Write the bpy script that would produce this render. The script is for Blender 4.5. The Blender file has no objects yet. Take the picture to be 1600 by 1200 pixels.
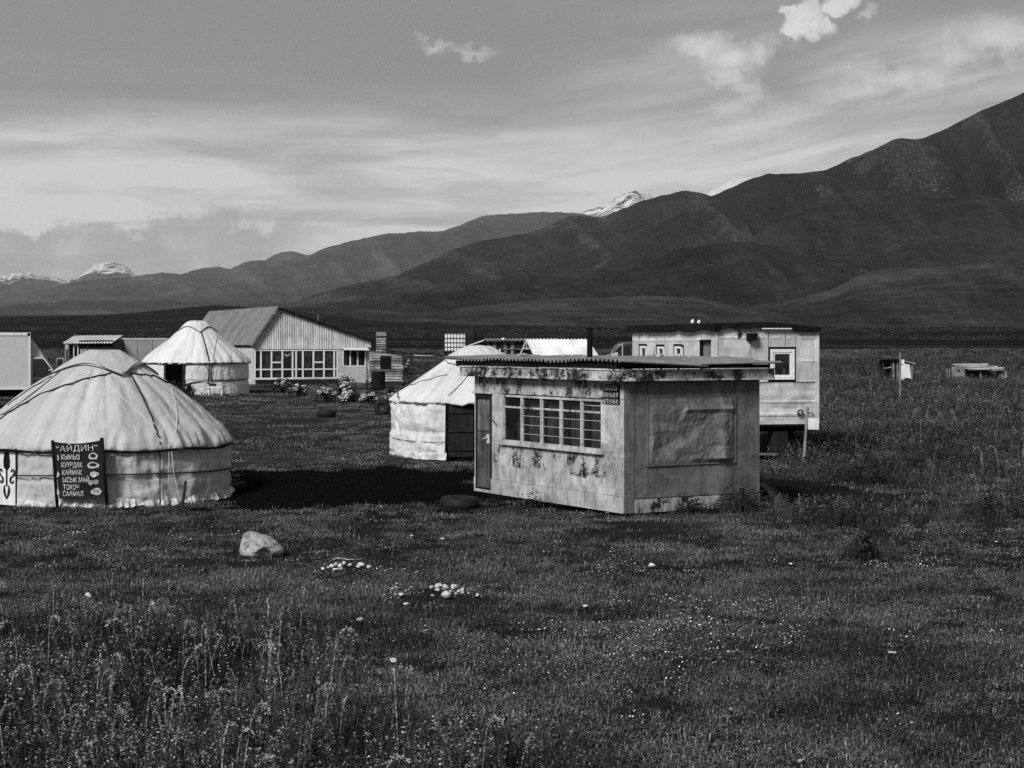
import bpy, math, random
import numpy as np
from mathutils import Vector, Matrix
C = bpy.context.scene.collection
rnd = random.Random(7)
NR = np.random.RandomState(11)

# ------------------------------------------------------------------ camera
F = 2700.0; CAMZ = 3.0; HY = 540.0          # focal length (in 1600-px units), eye height, eye-level row
cd = bpy.data.cameras.new('camera'); cam = bpy.data.objects.new('camera', cd); C.objects.link(cam)
cam.location = (0, 0, CAMZ); cam.rotation_euler = (math.pi/2, 0, 0)
cd.sensor_width = 36; cd.lens = F/1600*36; cd.shift_y = -(600-HY)/1600
cd.clip_start = .5; cd.clip_end = 60000
cd.dof.use_dof = True; cd.dof.focus_distance = 33; cd.dof.aperture_fstop = 8
bpy.context.scene.camera = cam
# ------------------------------------------------------------------ light
SUN_ELEV = 37; sdir = Vector((-.52, -.855, 0)).normalized()   # where the sun stands (left, behind the camera)
sv = Vector((sdir.x*math.cos(math.radians(SUN_ELEV)), sdir.y*math.cos(math.radians(SUN_ELEV)), math.sin(math.radians(SUN_ELEV))))
sl = bpy.data.lights.new('sun', 'SUN'); sl.energy = 2.3; sl.angle = math.radians(18)
sl.color = (1, 1, 1)
so = bpy.data.objects.new('sun', sl); C.objects.link(so)
so.rotation_euler = sv.to_track_quat('Z', 'Y').to_euler()
sc = bpy.context.scene
sc.view_settings.view_transform = 'Standard'; sc.view_settings.look = 'None'
sc.view_settings.gamma = 1; sc.view_settings.exposure = .75
sc.view_settings.use_curve_mapping = False
sc.cycles.use_denoising = False
sc.cycles.volume_bounces = 0; sc.cycles.max_bounces = 5; sc.cycles.transparent_max_bounces = 12
sc.cycles.diffuse_bounces = 3; sc.cycles.glossy_bounces = 2; sc.cycles.transmission_bounces = 4

class NT:
    """small helper for node trees"""
    def __init__(s, tree): s.t = tree; s.n = tree.nodes; s.l = tree.links
    def node(s, typ, **kw):
        n = s.n.new(typ)
        for k, v in kw.items(): setattr(n, k, v)
        return n
    def link(s, a, b): s.l.new(a, b)
    def val(s, sock, v):
        if isinstance(v, (int, float)): sock.default_value = v
        elif isinstance(v, tuple): sock.default_value = v
        else: s.l.new(v, sock)
    def math(s, op, a, b=0.0, c=None, clamp=False):
        n = s.node('ShaderNodeMath', operation=op); n.use_clamp = clamp
        s.val(n.inputs[0], a); s.val(n.inputs[1], b)
        if c is not None: s.val(n.inputs[2], c)
        return n.outputs[0]
    def mapr(s, v, a, b, c=0.0, d=1.0, smooth=True):
        n = s.node('ShaderNodeMapRange'); n.interpolation_type = 'SMOOTHSTEP' if smooth else 'LINEAR'
        s.val(n.inputs[0], v); s.val(n.inputs[1], a); s.val(n.inputs[2], b); s.val(n.inputs[3], c); s.val(n.inputs[4], d)
        return n.outputs[0]
    def noise(s, vec, scale, detail=4, rough=.55, dist=0.0, sc3=None):
        if sc3 is not None:
            m = s.node('ShaderNodeMapping'); m.inputs['Scale'].default_value = sc3
            if len(sc3) == 3: pass
            s.link(vec, m.inputs[0]); vec = m.outputs[0]
        n = s.node('ShaderNodeTexNoise'); s.link(vec, n.inputs['Vector'])
        n.inputs['Scale'].default_value = scale; n.inputs['Detail'].default_value = detail
        n.inputs['Roughness'].default_value = rough; n.inputs['Distortion'].default_value = dist
        return n.outputs[0]
    def mix(s, f, a, b):
        n = s.node('ShaderNodeMix'); n.data_type = 'FLOAT'; n.clamp_factor = True
        s.val(n.inputs[0], f); s.val(n.inputs[2], a); s.val(n.inputs[3], b)
        return n.outputs[0]
    def comb(s, x, y, z):
        n = s.node('ShaderNodeCombineXYZ')
        for i, v in enumerate((x, y, z)): s.val(n.inputs[i], v)
        return n.outputs[0]

# ------------------------------------------------------------------ world
w = bpy.data.worlds.new('World'); sc.world = w; w.use_nodes = True
nt = NT(w.node_tree); nt.n.clear()
sky = nt.node('ShaderNodeTexSky'); sky.sky_type = 'NISHITA'; sky.sun_disc = False
sky.sun_elevation = math.radians(SUN_ELEV); sky.sun_rotation = math.atan2(sdir.x, sdir.y)
sky.altitude = 2500; sky.air_density = 1.0; sky.dust_density = 1.5
bw = nt.node('ShaderNodeRGBToBW'); nt.link(sky.outputs[0], bw.inputs[0])
tc = nt.node('ShaderNodeTexCoord'); sx = nt.node('ShaderNodeSeparateXYZ'); nt.link(tc.outputs['Generated'], sx.inputs[0])
X, Y, Z = sx.outputs
az = nt.math('ARCTAN2', X, Y)
el = nt.math('ARCTAN2', Z, nt.math('SQRT', nt.math('ADD', nt.math('MULTIPLY', X, X), nt.math('MULTIPLY', Y, Y))))
def A(px): return math.atan((px-800)/F)
def E(py): return math.atan((HY-py)/F)
uv = nt.comb(az, el, 0.0)
skew = nt.comb(az, nt.math('SUBTRACT', el, nt.math('MULTIPLY', nt.mapr(az, A(500), A(1500)), nt.math('MULTIPLY', az, .16))), 0.0)
wisp = nt.noise(skew, 1, 6, .55, .5, sc3=(3.6, 32, 1))
wisp2 = nt.noise(skew, 1, 6, .58, .7, sc3=(10, 64, 1))
slow = nt.noise(uv, 1, 2, .5, 0, sc3=(3.2, 9, 1))
fine = nt.noise(uv, 60, 6, .62, .3)
fine2 = nt.noise(uv, 22, 6, .6, .4)
fx1 = nt.noise(uv, 95, 5, .6, .2); fx2 = nt.noise(nt.comb(el, az, 7.0), 95, 5, .6, .2)
# veil of stratus: strong between the horizon and about 10 degrees, breaking up above
env = nt.mapr(nt.math('ADD', el, nt.math('MULTIPLY', nt.math('SUBTRACT', slow, .5), .10)), E(95), E(330))
env = nt.math('MAXIMUM', env, nt.math('MULTIPLY', nt.mapr(az, A(700), A(1250)), nt.mapr(el, E(-60), E(160), 0.0, .8)))
veil = nt.math('MULTIPLY', env, nt.mapr(nt.math('ADD', wisp, nt.math('MULTIPLY', nt.math('SUBTRACT', slow, .5), .5)), .30, .68))
veil = nt.math('ADD', veil, nt.math('MULTIPLY', nt.mapr(el, E(130), E(260)), .42))
veil = nt.math('MULTIPLY', veil, nt.mapr(wisp2, .32, .62, .60, 1.05), clamp=True)
# soft puffs at fixed places
du = nt.math('ADD', nt.math('MULTIPLY', nt.math('SUBTRACT', fine2, .5), .034), nt.math('MULTIPLY', nt.math('SUBTRACT', fx1, .5), .014))
dv = nt.math('ADD', nt.math('MULTIPLY', nt.math('SUBTRACT', fine, .5), .016), nt.math('MULTIPLY', nt.math('SUBTRACT', fx2, .5), .012))
def puff(px, py, rx, ry, soft):
    a = nt.math('DIVIDE', nt.math('SUBTRACT', nt.math('ADD', az, du), A(px)), rx/F)
    b = nt.math('DIVIDE', nt.math('SUBTRACT', nt.math('ADD', el, nt.math('ADD', dv, nt.math('MULTIPLY', du, .6))), E(py)), ry/F)
    d = nt.math('SQRT', nt.math('ADD', nt.math('MULTIPLY', a, a), nt.math('MULTIPLY', b, b)))
    return nt.mapr(d, 1.0, 1.0-soft, 0.0, 1.0)
cum = 0.0
for p in [(1262, 30, 36, 30, .45, 1.0), (1246, 46, 22, 22, .5, .95), (1282, 48, 26, 26, .6, .95), (1240, 14, 20, 14, .5, .85), (1312, 14, 32, 20, .55, .9), (1326, 6, 22, 12, .6, .8), (1357, 30, 16, 12, .9, .45), (1090, 80, 90, 30, 1, .85), (1130, 100, 80, 32, 1, .85), (1182, 90, 32, 28, .9, .66), (1130, 128, 60, 24, .8, .66), (1160, 146, 46, 26, .8, .6), (1140, 175, 60, 30, .95, .45),
          (1320, 118, 14, 7, .8, .6), (740, 80, 66, 12, 1, .45), (690, 70, 48, 13, 1, .48), (655, 62, 24, 6, .95, .25), (1400, 132, 170, 40, 1, .75), (1480, 105, 100, 44, 1, .65), (1560, 82, 120, 50, 1, .8), (1230, 185, 110, 34, 1, .42), (1320, 150, 90, 26, .9, .5),
          (980, 232, 170, 64, 1, .5), (1180, 210, 150, 44, 1, .45), (1210, 70, 60, 14, 1, .3), (880, 250, 60, 20, 1, .25), (505, 378, 42, 17, .9, .5), (975, 322, 46, 20, .9, .5), (1100, 240, 170, 40, 1, .25)]:
    cum = nt.math('MAXIMUM', cum, nt.math('MULTIPLY', puff(*p[:5]), p[5]))
cum = nt.math('MULTIPLY', cum, nt.mapr(fine, .3, .62, .62, 1.0))
# low grey cloud bank above the far range
bank = nt.math('MULTIPLY', nt.mapr(nt.math('ADD', el, nt.math('ADD', nt.math('MULTIPLY', du, 1.5), nt.math('ADD', nt.math('MULTIPLY', dv, .8), nt.math('MULTIPLY', nt.math('SUBTRACT', slow, .5), .04)))), E(334), E(356)), nt.mapr(az, A(620), A(380)))
base = nt.math('MULTIPLY', bw.outputs[0], .62)
base = nt.math('MINIMUM', nt.math('MAXIMUM', base, 1.12), 1.5)
c1 = nt.mix(veil, base, 4.7)
c1 = nt.mix(nt.math('MULTIPLY', bank, nt.mapr(fine2, .3, .6, .45, .85)), c1, 2.35)
c2 = nt.mix(cum, c1, 4.9)
c2 = nt.mix(nt.mapr(el, -.005, -.03), c2, .6)
bg = nt.node('ShaderNodeBackground'); nt.link(c2, bg.inputs[0]); bg.inputs[1].default_value = .10
wo = nt.node('ShaderNodeOutputWorld'); nt.link(bg.outputs[0], wo.inputs[0])

# ------------------------------------------------------------------ materials
MATS = {}
def newmat(name, rough=.8, spec=.3, metal=0.0):
    m = bpy.data.materials.new(name); m.use_nodes = True
    n = NT(m.node_tree); b = m.node_tree.nodes['Principled BSDF']
    b.inputs['Roughness'].default_value = rough; b.inputs['Specular IOR Level'].default_value = spec
    b.inputs['Metallic'].default_value = metal
    return m, n, b
def bump(n, b, h, strength=.4, dist=.02):
    bp = n.node('ShaderNodeBump'); bp.inputs['Strength'].default_value = strength; bp.inputs['Distance'].default_value = dist
    n.link(h, bp.inputs['Height']); n.link(bp.outputs[0], b.inputs['Normal'])
def setcol(n, b, v):
    if isinstance(v, (int, float)): b.inputs['Base Color'].default_value = (v, v, v, 1)
    else:
        c = n.node('ShaderNodeCombineColor')
        for i in range(3): n.link(v, c.inputs[i])
        n.link(c.outputs[0], b.inputs['Base Color'])
def mat(name, v, var=.25, scale=4, rough=.8, streak=0, bmp=.2, spec=.3, dirt=0.0, dirtv=.05, metal=0.0, sc3=None, bdist=.01):
    """grey surface with mottling, vertical streaks and dirt"""
    if name in MATS: return MATS[name]
    m, n, b = newmat(name, rough, spec, metal)
    co = n.node('ShaderNodeTexCoord').outputs['Object']
    a = n.noise(co, scale, 6, .6, sc3=sc3)
    c = n.mapr(a, .25, .75, v*(1-var), v*(1+var))
    if streak:
        s = n.noise(co, 1, 5, .6, sc3=(14, 14, 1.1))
        c = n.math('MULTIPLY', c, n.mapr(s, .35, .7, 1.0, 1.0-streak))
    if dirt:
        d = n.noise(co, scale*1.7, 8, .7, .4)
        c = n.mix(n.mapr(d, .62-dirt*.3, .70-dirt*.3), c, dirtv)
    setcol(n, b, c)
    if bmp: bump(n, b, n.noise(co, scale*8, 5, .6), bmp, bdist)
    MATS[name] = m; return m

def canvas(name, v):
    """woven cover: creases follow the cloth (attribute fuv: metres round the frame, metres up the slope)"""
    m, n, b = newmat(name, .9, .1)
    co = n.node('ShaderNodeTexCoord').outputs['Object']
    fa = n.node('ShaderNodeAttribute'); fa.attribute_name = 'fuv'; fv = fa.outputs['Vector']
    at = n.node('ShaderNodeAttribute'); at.attribute_name = 'tone'
    def crease(sc, det=3, dist=.8, rough=.5):
        x = n.noise(fv, 1, det, rough, dist, sc3=sc)
        return n.math('POWER', n.math('SUBTRACT', 1.0, n.math('ABSOLUTE', n.math('MULTIPLY', n.math('SUBTRACT', x, .5), 4.0))), 1.6, clamp=True)
    c = n.mapr(n.noise(co, .9, 4, .5), .3, .7, v*.92, v*1.04)
    c = n.math('MULTIPLY', c, n.mapr(n.noise(fv, 1, 5, .65, .4, sc3=(5, .9, 1)), .35, .72, 1.03, .90))
    c = n.math('MULTIPLY', c, n.mapr(n.noise(co, 5.5, 7, .7, .8), .60, .74, 1.0, .80))
    c = n.math('MULTIPLY', c, at.outputs['Fac'])
    k1 = crease((1.6, .5, 1), 1, .6, .4); k2 = crease((.8, 3.0, 1), 2, .5, .45); k3 = crease((1.5, 1.5, 1), 2, 2.2, .45)
    c = n.math('MULTIPLY', c, n.mapr(k2, .80, 1.0, 1.0, .96))  # crease shade put faintly into the cloth colour
    setcol(n, b, c)
    h = n.math('ADD', n.math('MULTIPLY', k1, .20), n.math('ADD', n.math('MULTIPLY', k2, .20), n.math('MULTIPLY', n.noise(fv, 1, 4, .5, .8, sc3=(2.4, 2.4, 1)), .9)))
    h = n.math('ADD', h, n.math('MULTIPLY', n.noise(co, 90, 2, .6), .03))
    bump(n, b, h, .7, .06)
    MATS[name] = m; return m

def peel(name, v, amount, under=.014, streaky=.25, mott=1.0):
    """old paint on sheet metal, worn through in flakes, with vertical stains and lighter patches"""
    m, n, b = newmat(name, .65, .35)
    co = n.node('ShaderNodeTexCoord').outputs['Object']
    big = n.noise(co, 1.6, 3, .5)
    c = n.mapr(n.noise(co, 2.2, 8, .68, .6), .34, .64, v*(1-.34*mott), v*(1+.16*mott))
    s = n.noise(co, 1, 6, .65, sc3=(22, 22, 1.3))
    c = n.math('MULTIPLY', c, n.mapr(s, .40, .72, 1.0, 1-streaky))
    patch = n.node('ShaderNodeTexVoronoi'); patch.distance = 'CHEBYCHEV'; n.link(co, patch.inputs['Vector']); patch.inputs['Scale'].default_value = 1.6
    pc = n.node('ShaderNodeSeparateColor'); n.link(patch.outputs['Color'], pc.inputs[0])
    c = n.math('MULTIPLY', c, n.mapr(pc.outputs[0], 0, 1, .78, 1.12, smooth=False))
    fl = n.math('ADD', n.math('MULTIPLY', n.noise(co, 11, 10, .80, .4), .5), n.math('MULTIPLY', n.noise(co, 1, 7, .8, sc3=(60, 60, 26)), .5))
    at = n.node('ShaderNodeAttribute'); at.attribute_name = 'wear'
    th = n.math('SUBTRACT', .785-amount*.2, n.math('ADD', n.math('MULTIPLY', n.math('SUBTRACT', n.noise(co, 2.4, 5, .65), .45), .75), n.math('MULTIPLY', at.outputs['Fac'], .115)))
    mk = n.mapr(n.math('SUBTRACT', fl, th), 0.0, .02)
    c = n.math('MULTIPLY', c, n.mapr(n.noise(co, 1, 5, .7, .8, sc3=(5, 5, 2.2)), .54, .58, 1.0, 1-.22*mott))
    c = n.math('MULTIPLY', c, n.mapr(n.noise(co, 1, 4, .6, .1, sc3=(34, 34, .9)), .62, .70, 1.0, 1-.45*mott))
    c = n.math('MULTIPLY', c, n.mapr(n.noise(co, 34, 5, .7), .35, .68, 1.08, .84))
    c = n.mix(mk, c, under)
    setcol(n, b, c)
    h = n.math('SUBTRACT', n.math('MULTIPLY', n.noise(co, 3, 5, .6, .6), 1.0), n.math('MULTIPLY', mk, .15))
    bump(n, b, h, .35, .04)
    MATS[name] = m; return m

def wood(name, v, axis=2):
    m, n, b = newmat(name, .85, .2)
    co = n.node('ShaderNodeTexCoord').outputs['Object']
    s3 = [30, 30, 30]; s3[axis] = 1.6
    oi = n.node('ShaderNodeObjectInfo')
    g = n.noise(co, 1, 6, .65, .3, sc3=tuple(s3))
    c = n.mapr(g, .3, .72, v*.45, v*1.35)
    c = n.math('MULTIPLY', c, n.mapr(oi.outputs['Random'], 0, 1, .65, 1.35, smooth=False))
    c = n.math('MULTIPLY', c, n.mapr(n.noise(co, 2.2, 4, .6), .35, .65, .6, 1.2))
    setcol(n, b, c); bump(n, b, g, .4, .01)
    MATS[name] = m; return m

def corr(name, v, streak=.3):
    m, n, b = newmat(name, .7, .3)
    co = n.node('ShaderNodeTexCoord').outputs['Object']
    a = n.noise(co, .9, 6, .65, .3)
    c = n.mapr(a, .3, .7, v*.72, v*1.2)
    s = n.noise(co, 1, 5, .7, sc3=(9, 9, .7))
    c = n.math('MULTIPLY', c, n.mapr(s, .45, .75, 1.0, 1-streak))
    setcol(n, b, c); bump(n, b, n.noise(co, 30, 4, .6), .2, .01)
    MATS[name] = m; return m

canvas('canvas_near', .47); canvas('canvas_white', .64); canvas('canvas_third', .62)
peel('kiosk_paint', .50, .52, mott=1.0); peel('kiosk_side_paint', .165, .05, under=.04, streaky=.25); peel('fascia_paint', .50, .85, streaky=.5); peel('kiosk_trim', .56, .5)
peel('trailer_paint', .60, -.2, under=.08, streaky=.14, mott=.4); peel('trailer_paint_side', .68, -.3, under=.1, streaky=.1, mott=.3)
wood('wood_dark', .022); wood('wood_grey', .22, 0); wood('wood_grey_v', .22, 2); wood('wood_pale', .42, 0); wood('door_wood', .075, 2)
corr('roof_sheet_grey', .19); corr('gable_sheet', .62, .45); corr('roof_sheet_white', .72, .15); corr('asbestos', .22, .4); corr('container_grey', .22, .2)
mat('black', .006, .3, 6, spec=.1); mat('tar', .010, .5, 5, bmp=.5, spec=.1); mat('rope_black', .015, .2, 30); mat('rope_white', .6, .2, 30)
mat('white_paint', .72, .10, 5, streak=.18, rough=.55); mat('white_frame', .80, .08, 9, streak=.1, rough=.5)
mat('whitewash', .62, .15, 3, streak=.3, dirt=.25, dirtv=.3)
mat('rubber', .008, .4, 20, rough=.7, bmp=.5); mat('metal_dark', .02, .5, 14, dirt=.5, dirtv=.09, rough=.6); mat('metal_pale', .5, .2, 10, rough=.45)
mat('curtain', .34, .4, 3, streak=.6); mat('interior', .02, .3, 3); mat('plastic_white', .78, .06, 4, rough=.4, spec=.5)
mat('felt_dark', .035, .4, 8); mat('stone', .50, .30, 5, bmp=1, dirt=.35, dirtv=.22, bdist=.05); mat('stone_pale', .66, .30, 9, bmp=.9, dirt=.15, dirtv=.3, bdist=.02)
mat('banner_dark', .014, .5, 4, rough=.5, spec=.15); mat('print_white', .62, .35, 26, dirt=.45, dirtv=.10, bmp=0); mat('print_grey', .28, .5, 30)
mat('truck_white', .52, .06, 3, streak=.12, rough=.4, spec=.5); mat('car_dark', .03, .2, 4, rough=.35, spec=.5)
mat('bag_white', .75, .1, 12); mat('cob_skirt', .58, .35, 12, dirt=.3, dirtv=.15)
mat('blossom_white', .85, .15, 12, bmp=0)
def glass(name, v, rough=.08):
    m, n, b = newmat(name, rough, .6)
    co = n.node('ShaderNodeTexCoord').outputs['Object']
    setcol(n, b, n.mapr(n.noise(co, 3, 5, .6), .3, .7, v*.5, v*1.6)); b.inputs['Roughness'].default_value = rough
    b.inputs['Alpha'].default_value = .45
    MATS[name] = m
glass('glass', .02); 
m, n, b = newmat('glass_solid', .12, .6); setcol(n, b, .02); MATS['glass_solid'] = m

# ------------------------------------------------------------------ mesh helpers
class MB:
    def __init__(s): s.v = []; s.f = []; s.mi = []
    def add(s, vs, fs, mi=0):
        o = len(s.v); s.v.extend([tuple(p) for p in vs]); s.f.extend([tuple(i+o for i in f) for f in fs]); s.mi.extend([mi]*len(fs))
    def box(s, a, b, mi=0, jit=0):
        (x0, y0, z0), (x1, y1, z1) = a, b
        p = [(x0, y0, z0), (x1, y0, z0), (x1, y1, z0), (x0, y1, z0), (x0, y0, z1), (x1, y0, z1), (x1, y1, z1), (x0, y1, z1)]
        if jit: p = [tuple(c+rnd.uniform(-jit, jit) for c in q) for q in p]
        s.hexa(p, mi)
    def hexa(s, p, mi=0):
        s.add(p, [(0, 3, 2, 1), (4, 5, 6, 7), (0, 1, 5, 4), (1, 2, 6, 5), (2, 3, 7, 6), (3, 0, 4, 7)], mi)
    def beam(s, p, q, w, h=None, mi=0, up=(0, 0, 1)):
        h = h or w; p = Vector(p); q = Vector(q); d = (q-p).normalized(); u = Vector(up)
        if abs(d.dot(u)) > .95: u = Vector((1, 0, 0))
        r = d.cross(u).normalized(); u = r.cross(d)
        r = r*w/2; u = u*h/2
        s.hexa([p-r-u, p+r-u, q+r-u, q-r-u, p-r+u, p+r+u, q+r+u, q-r+u], mi)
    def tube(s, pts, r, n=6, mi=0, caps=True):
        pts = [Vector(p) for p in pts]; N = len(pts); rs = r if isinstance(r, (list, tuple)) else [r]*N
        o = len(s.v); pu = None
        for i, p in enumerate(pts):
            d = (pts[min(i+1, N-1)]-pts[max(i-1, 0)]).normalized()
            if pu is None: u = Vector((0, 0, 1)) if abs(d.z) < .9 else Vector((1, 0, 0))
            else: u = pu
            a = d.cross(u).normalized(); u = a.cross(d); pu = u
            for k in range(n):
                t = 2*math.pi*k/n; s.v.append(tuple(p+(a*math.cos(t)+u*math.sin(t))*rs[i]))
        for i in range(N-1):
            for k in range(n):
                s.f.append((o+i*n+k, o+i*n+(k+1) % n, o+(i+1)*n+(k+1) % n, o+(i+1)*n+k)); s.mi.append(mi)
        if caps:
            s.f.append(tuple(o+k for k in range(n))[::-1]); s.mi.append(mi)
            s.f.append(tuple(o+(N-1)*n+k for k in range(n))); s.mi.append(mi)
    def prism(s, poly, vec, mi=0):
        n = len(poly); v = Vector(vec); o = [Vector(p) for p in poly]
        s.add(o+[p+v for p in o], [tuple(range(n))[::-1], tuple(range(n, 2*n))]+[(i, (i+1) % n, n+(i+1) % n, n+i) for i in range(n)], mi)
    def grid(s, P, mi=0, wrap=False):
        nu = len(P); nv = len(P[0]); fs = []
        for i in range(nu if wrap else nu-1):
            for j in range(nv-1):
                k = (i+1) % nu
                fs.append((i*nv+j, k*nv+j, k*nv+j+1, i*nv+j+1))
        s.add([p for r in P for p in r], fs, mi)
    def build(s, name, mats, parent=None, smooth=False, loc=None, wear=None, tone=None, solid=0, fuv=None):
        me = bpy.data.meshes.new(name); me.from_pydata(s.v, [], s.f); 
        for m in (mats if isinstance(mats, (list, tuple)) else [mats]): me.materials.append(MATS[m] if isinstance(m, str) else m)
        me.polygons.foreach_set('material_index', s.mi)
        if smooth: me.polygons.foreach_set('use_smooth', [True]*len(s.f))
        me.update()
        if fuv is not None:
            at = me.attributes.new('fuv', 'FLOAT_VECTOR', 'POINT'); at.data.foreach_set('vector', np.array([fuv(p) for p in s.v], np.float32).ravel())
        for nm, fn in (('wear', wear), ('tone', tone)):
            if fn is not None:
                at = me.attributes.new(nm, 'FLOAT', 'POINT'); at.data.foreach_set('value', [fn(p) if callable(fn) else fn for p in s.v])
        o = bpy.data.objects.new(name, me); C.objects.link(o)
        if parent: o.parent = parent
        if loc: o.location = loc
        if solid:
            md = o.modifiers.new('thickness', 'SOLIDIFY'); md.thickness = solid; md.offset = 0
        return o
def tag(o, label=None, cat=None, group=None, kind=None):
    if label: o['label'] = label
    if cat: o['category'] = cat
    if group: o['group'] = group
    if kind: o['kind'] = kind
    return o
def empty(name, loc, rz, label, cat, group=None):
    o = bpy.data.objects.new(name, None); C.objects.link(o); o.location = loc; o.rotation_euler = (0, 0, rz); o.empty_display_size = .3
    return tag(o, label, cat, group)
def box(name, a, b, m, parent, jit=0, **k):
    q = MB(); q.box(a, b, jit=jit); return q.build(name, m, parent, **k)
def beam(name, a, b, w_, h_, m, parent, **k):
    q = MB(); q.beam(a, b, w_, h_); return q.build(name, m, parent, **k)
def tube(name, pts, r, m, parent, n=6, **k):
    q = MB(); q.tube(pts, r, n); return q.build(name, m, parent, smooth=True, **k)

# numpy value noise
_perm = NR.rand(256, 256)
def vn(x, y):
    xi = np.floor(x).astype(int); yi = np.floor(y).astype(int); fx = x-xi; fy = y-yi
    fx = fx*fx*fx*(fx*(fx*6-15)+10); fy = fy*fy*fy*(fy*(fy*6-15)+10)
    g = lambda a, b_: _perm[a & 255, b_ & 255]
    return (g(xi, yi)*(1-fx)+g(xi+1, yi)*fx)*(1-fy)+(g(xi, yi+1)*(1-fx)+g(xi+1, yi+1)*fx)*fy
def fbm(x, y, o=5, g=.5, l=2.03):
    x = np.asarray(x, float); y = np.asarray(y, float); a = 1; s = 0; t = 0
    for i in range(o): s = s+a*vn(x+i*17.3, y+i*9.1); t += a; a *= g; x = x*l; y = y*l
    return s/t
def ridged(x, y, o=5, g=.5):
    x = np.asarray(x, float); y = np.asarray(y, float); a = 1; s = 0; t = 0
    for i in range(o): s = s+a*(1-np.abs(2*vn(x+i*7.7, y+i*3.1)-1)); t += a; a *= g; x = x*2.05; y = y*2.05
    return s/t

# ------------------------------------------------------------------ ground
GY = [-300, 0, 31, 36, 44, 68, 85, 105, 150, 300, 700, 1500, 3000]
GZ = [-1, 0, 0, -.06, .18, .38, .62, .60, 1.15, 3.6, 9.2, 20.5, 43]
def gz(x, y):
    x = np.asarray(x, float); y = np.asarray(y, float)
    z = np.interp(y, GY, GZ)
    z = (z+np.interp(y-3, GY, GZ)+np.interp(y+3, GY, GZ))/3
    near = np.clip((y-8)/10, 0, 1)
    z = z+(fbm(x*.35+40, y*.35+40, 3)-.5)*.22*near*np.clip((200-y)/80, 0, 1)+(fbm(x*1.7, y*1.7, 2)-.5)*.05
    z = z-.15*np.exp(-(((x+8.5)/4.5)**2+((y-33.2)/3.2)**2)**1.5)-.11*np.exp(-(((x-3.0)/4.2)**2+((y-32.8)/3.6)**2)**1.5)
    z = z+(fbm(x*.02+3, y*.02+9, 4)-.5)*2.2*np.clip((y-150)/250, 0, 1)
    u = np.where(y > 1, x/np.maximum(y, 1)*F+800, 0)
    s = np.clip((y-700)/900, 0, 1); s = s*s*(3-2*s)
    lift = np.interp(u, [-1200, 0, 150, 230, 330, 420, 560, 700, 900], [6, 8, 9, 12, 18, 15, 6, 2, 0])
    return z+s*lift
def gz1(x, y): return float(gz(np.array([x]), np.array([y]))[0])
def W(px, py, D): return Vector(((px-800)/F*D, D, CAMZ+(HY-py)/F*D))
def G(px, py):
    """point of the ground seen at a picture position"""
    ds = np.concatenate([np.linspace(10, 60, 500), np.linspace(60.2, 400, 900)])
    zz = CAMZ+(HY-py)/F*ds-gz((px-800)/F*ds, ds)
    i = int(np.argmax(zz < 0)); D = ds[i]
    x = (px-800)/F*D; return Vector((x, D, gz1(x, D)))
def sinhsp(lo, hi, n, k):
    t = np.linspace(math.asinh(lo/k), math.asinh(hi/k), n); return np.sinh(t)*k
gx = sinhsp(-2600, 2600, 300, 14); gy = np.concatenate([np.linspace(-200, 8, 12), np.linspace(9, 60, 150), 60+np.cumsum(.35*1.037**np.arange(145))])
gy = gy[gy < 2500]
GXX, GYY = np.meshgrid(gx, gy, indexing='ij'); GZZ = gz(GXX, GYY)
def gridmesh(name, XX, YY, ZZ, m, smooth=True):
    nu, nv = XX.shape
    co = np.stack([XX, YY, ZZ], -1).reshape(-1, 3).astype(np.float32)
    i = np.arange(nu-1)[:, None]*nv+np.arange(nv-1)[None, :]
    fs = np.stack([i, i+nv, i+nv+1, i+1], -1).reshape(-1, 4)
    me = bpy.data.meshes.new(name); me.vertices.add(len(co)); me.vertices.foreach_set('co', co.ravel())
    me.loops.add(fs.size); me.loops.foreach_set('vertex_index', fs.ravel().astype(np.int32))
    me.polygons.add(len(fs)); me.polygons.foreach_set('loop_start', np.arange(0, fs.size, 4, dtype=np.int32))
    me.polygons.foreach_set('loop_total', np.full(len(fs), 4, np.int32)); me.polygons.foreach_set('use_smooth', np.full(len(fs), smooth))
    me.update(); me.validate(); me.materials.append(m if not isinstance(m, str) else MATS[m])
    o = bpy.data.objects.new(name, me); C.objects.link(o); return o

# bare dark earth between the near yurt and the kiosk
DC = G(560, 768)
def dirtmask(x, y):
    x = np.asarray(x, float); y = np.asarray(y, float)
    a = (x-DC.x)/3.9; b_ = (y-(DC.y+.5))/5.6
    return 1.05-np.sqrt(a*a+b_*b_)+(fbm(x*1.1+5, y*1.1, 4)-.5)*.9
m, n, b = newmat('ground_soil', 1.0, .0)
co = n.node('ShaderNodeTexCoord').outputs['Object']
big = n.noise(co, .12, 5, .6); md = n.noise(co, 1.1, 6, .65); sm = n.noise(co, 14, 6, .7)
streak = n.noise(co, 1, 6, .62, .6, sc3=(.012, .05, 1))
sp = n.node('ShaderNodeSeparateXYZ'); n.link(co, sp.inputs[0])
near = n.math('ADD', n.mapr(md, .3, .7, .010, .024), n.mapr(sm, .4, .75, 0, .018))
far = n.math('MULTIPLY', n.mapr(streak, .40, .68, .009, .032), n.mapr(n.noise(co, .25, 8, .75), .35, .7, .6, 1.5))
c = n.mix(n.mapr(sp.outputs[1], 60, 200), near, far)
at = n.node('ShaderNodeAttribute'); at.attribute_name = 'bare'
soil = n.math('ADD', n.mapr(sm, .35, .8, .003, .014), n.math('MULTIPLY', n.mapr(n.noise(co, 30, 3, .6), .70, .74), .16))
at4 = n.node('ShaderNodeAttribute'); at4.attribute_name = 'worn'
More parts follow.
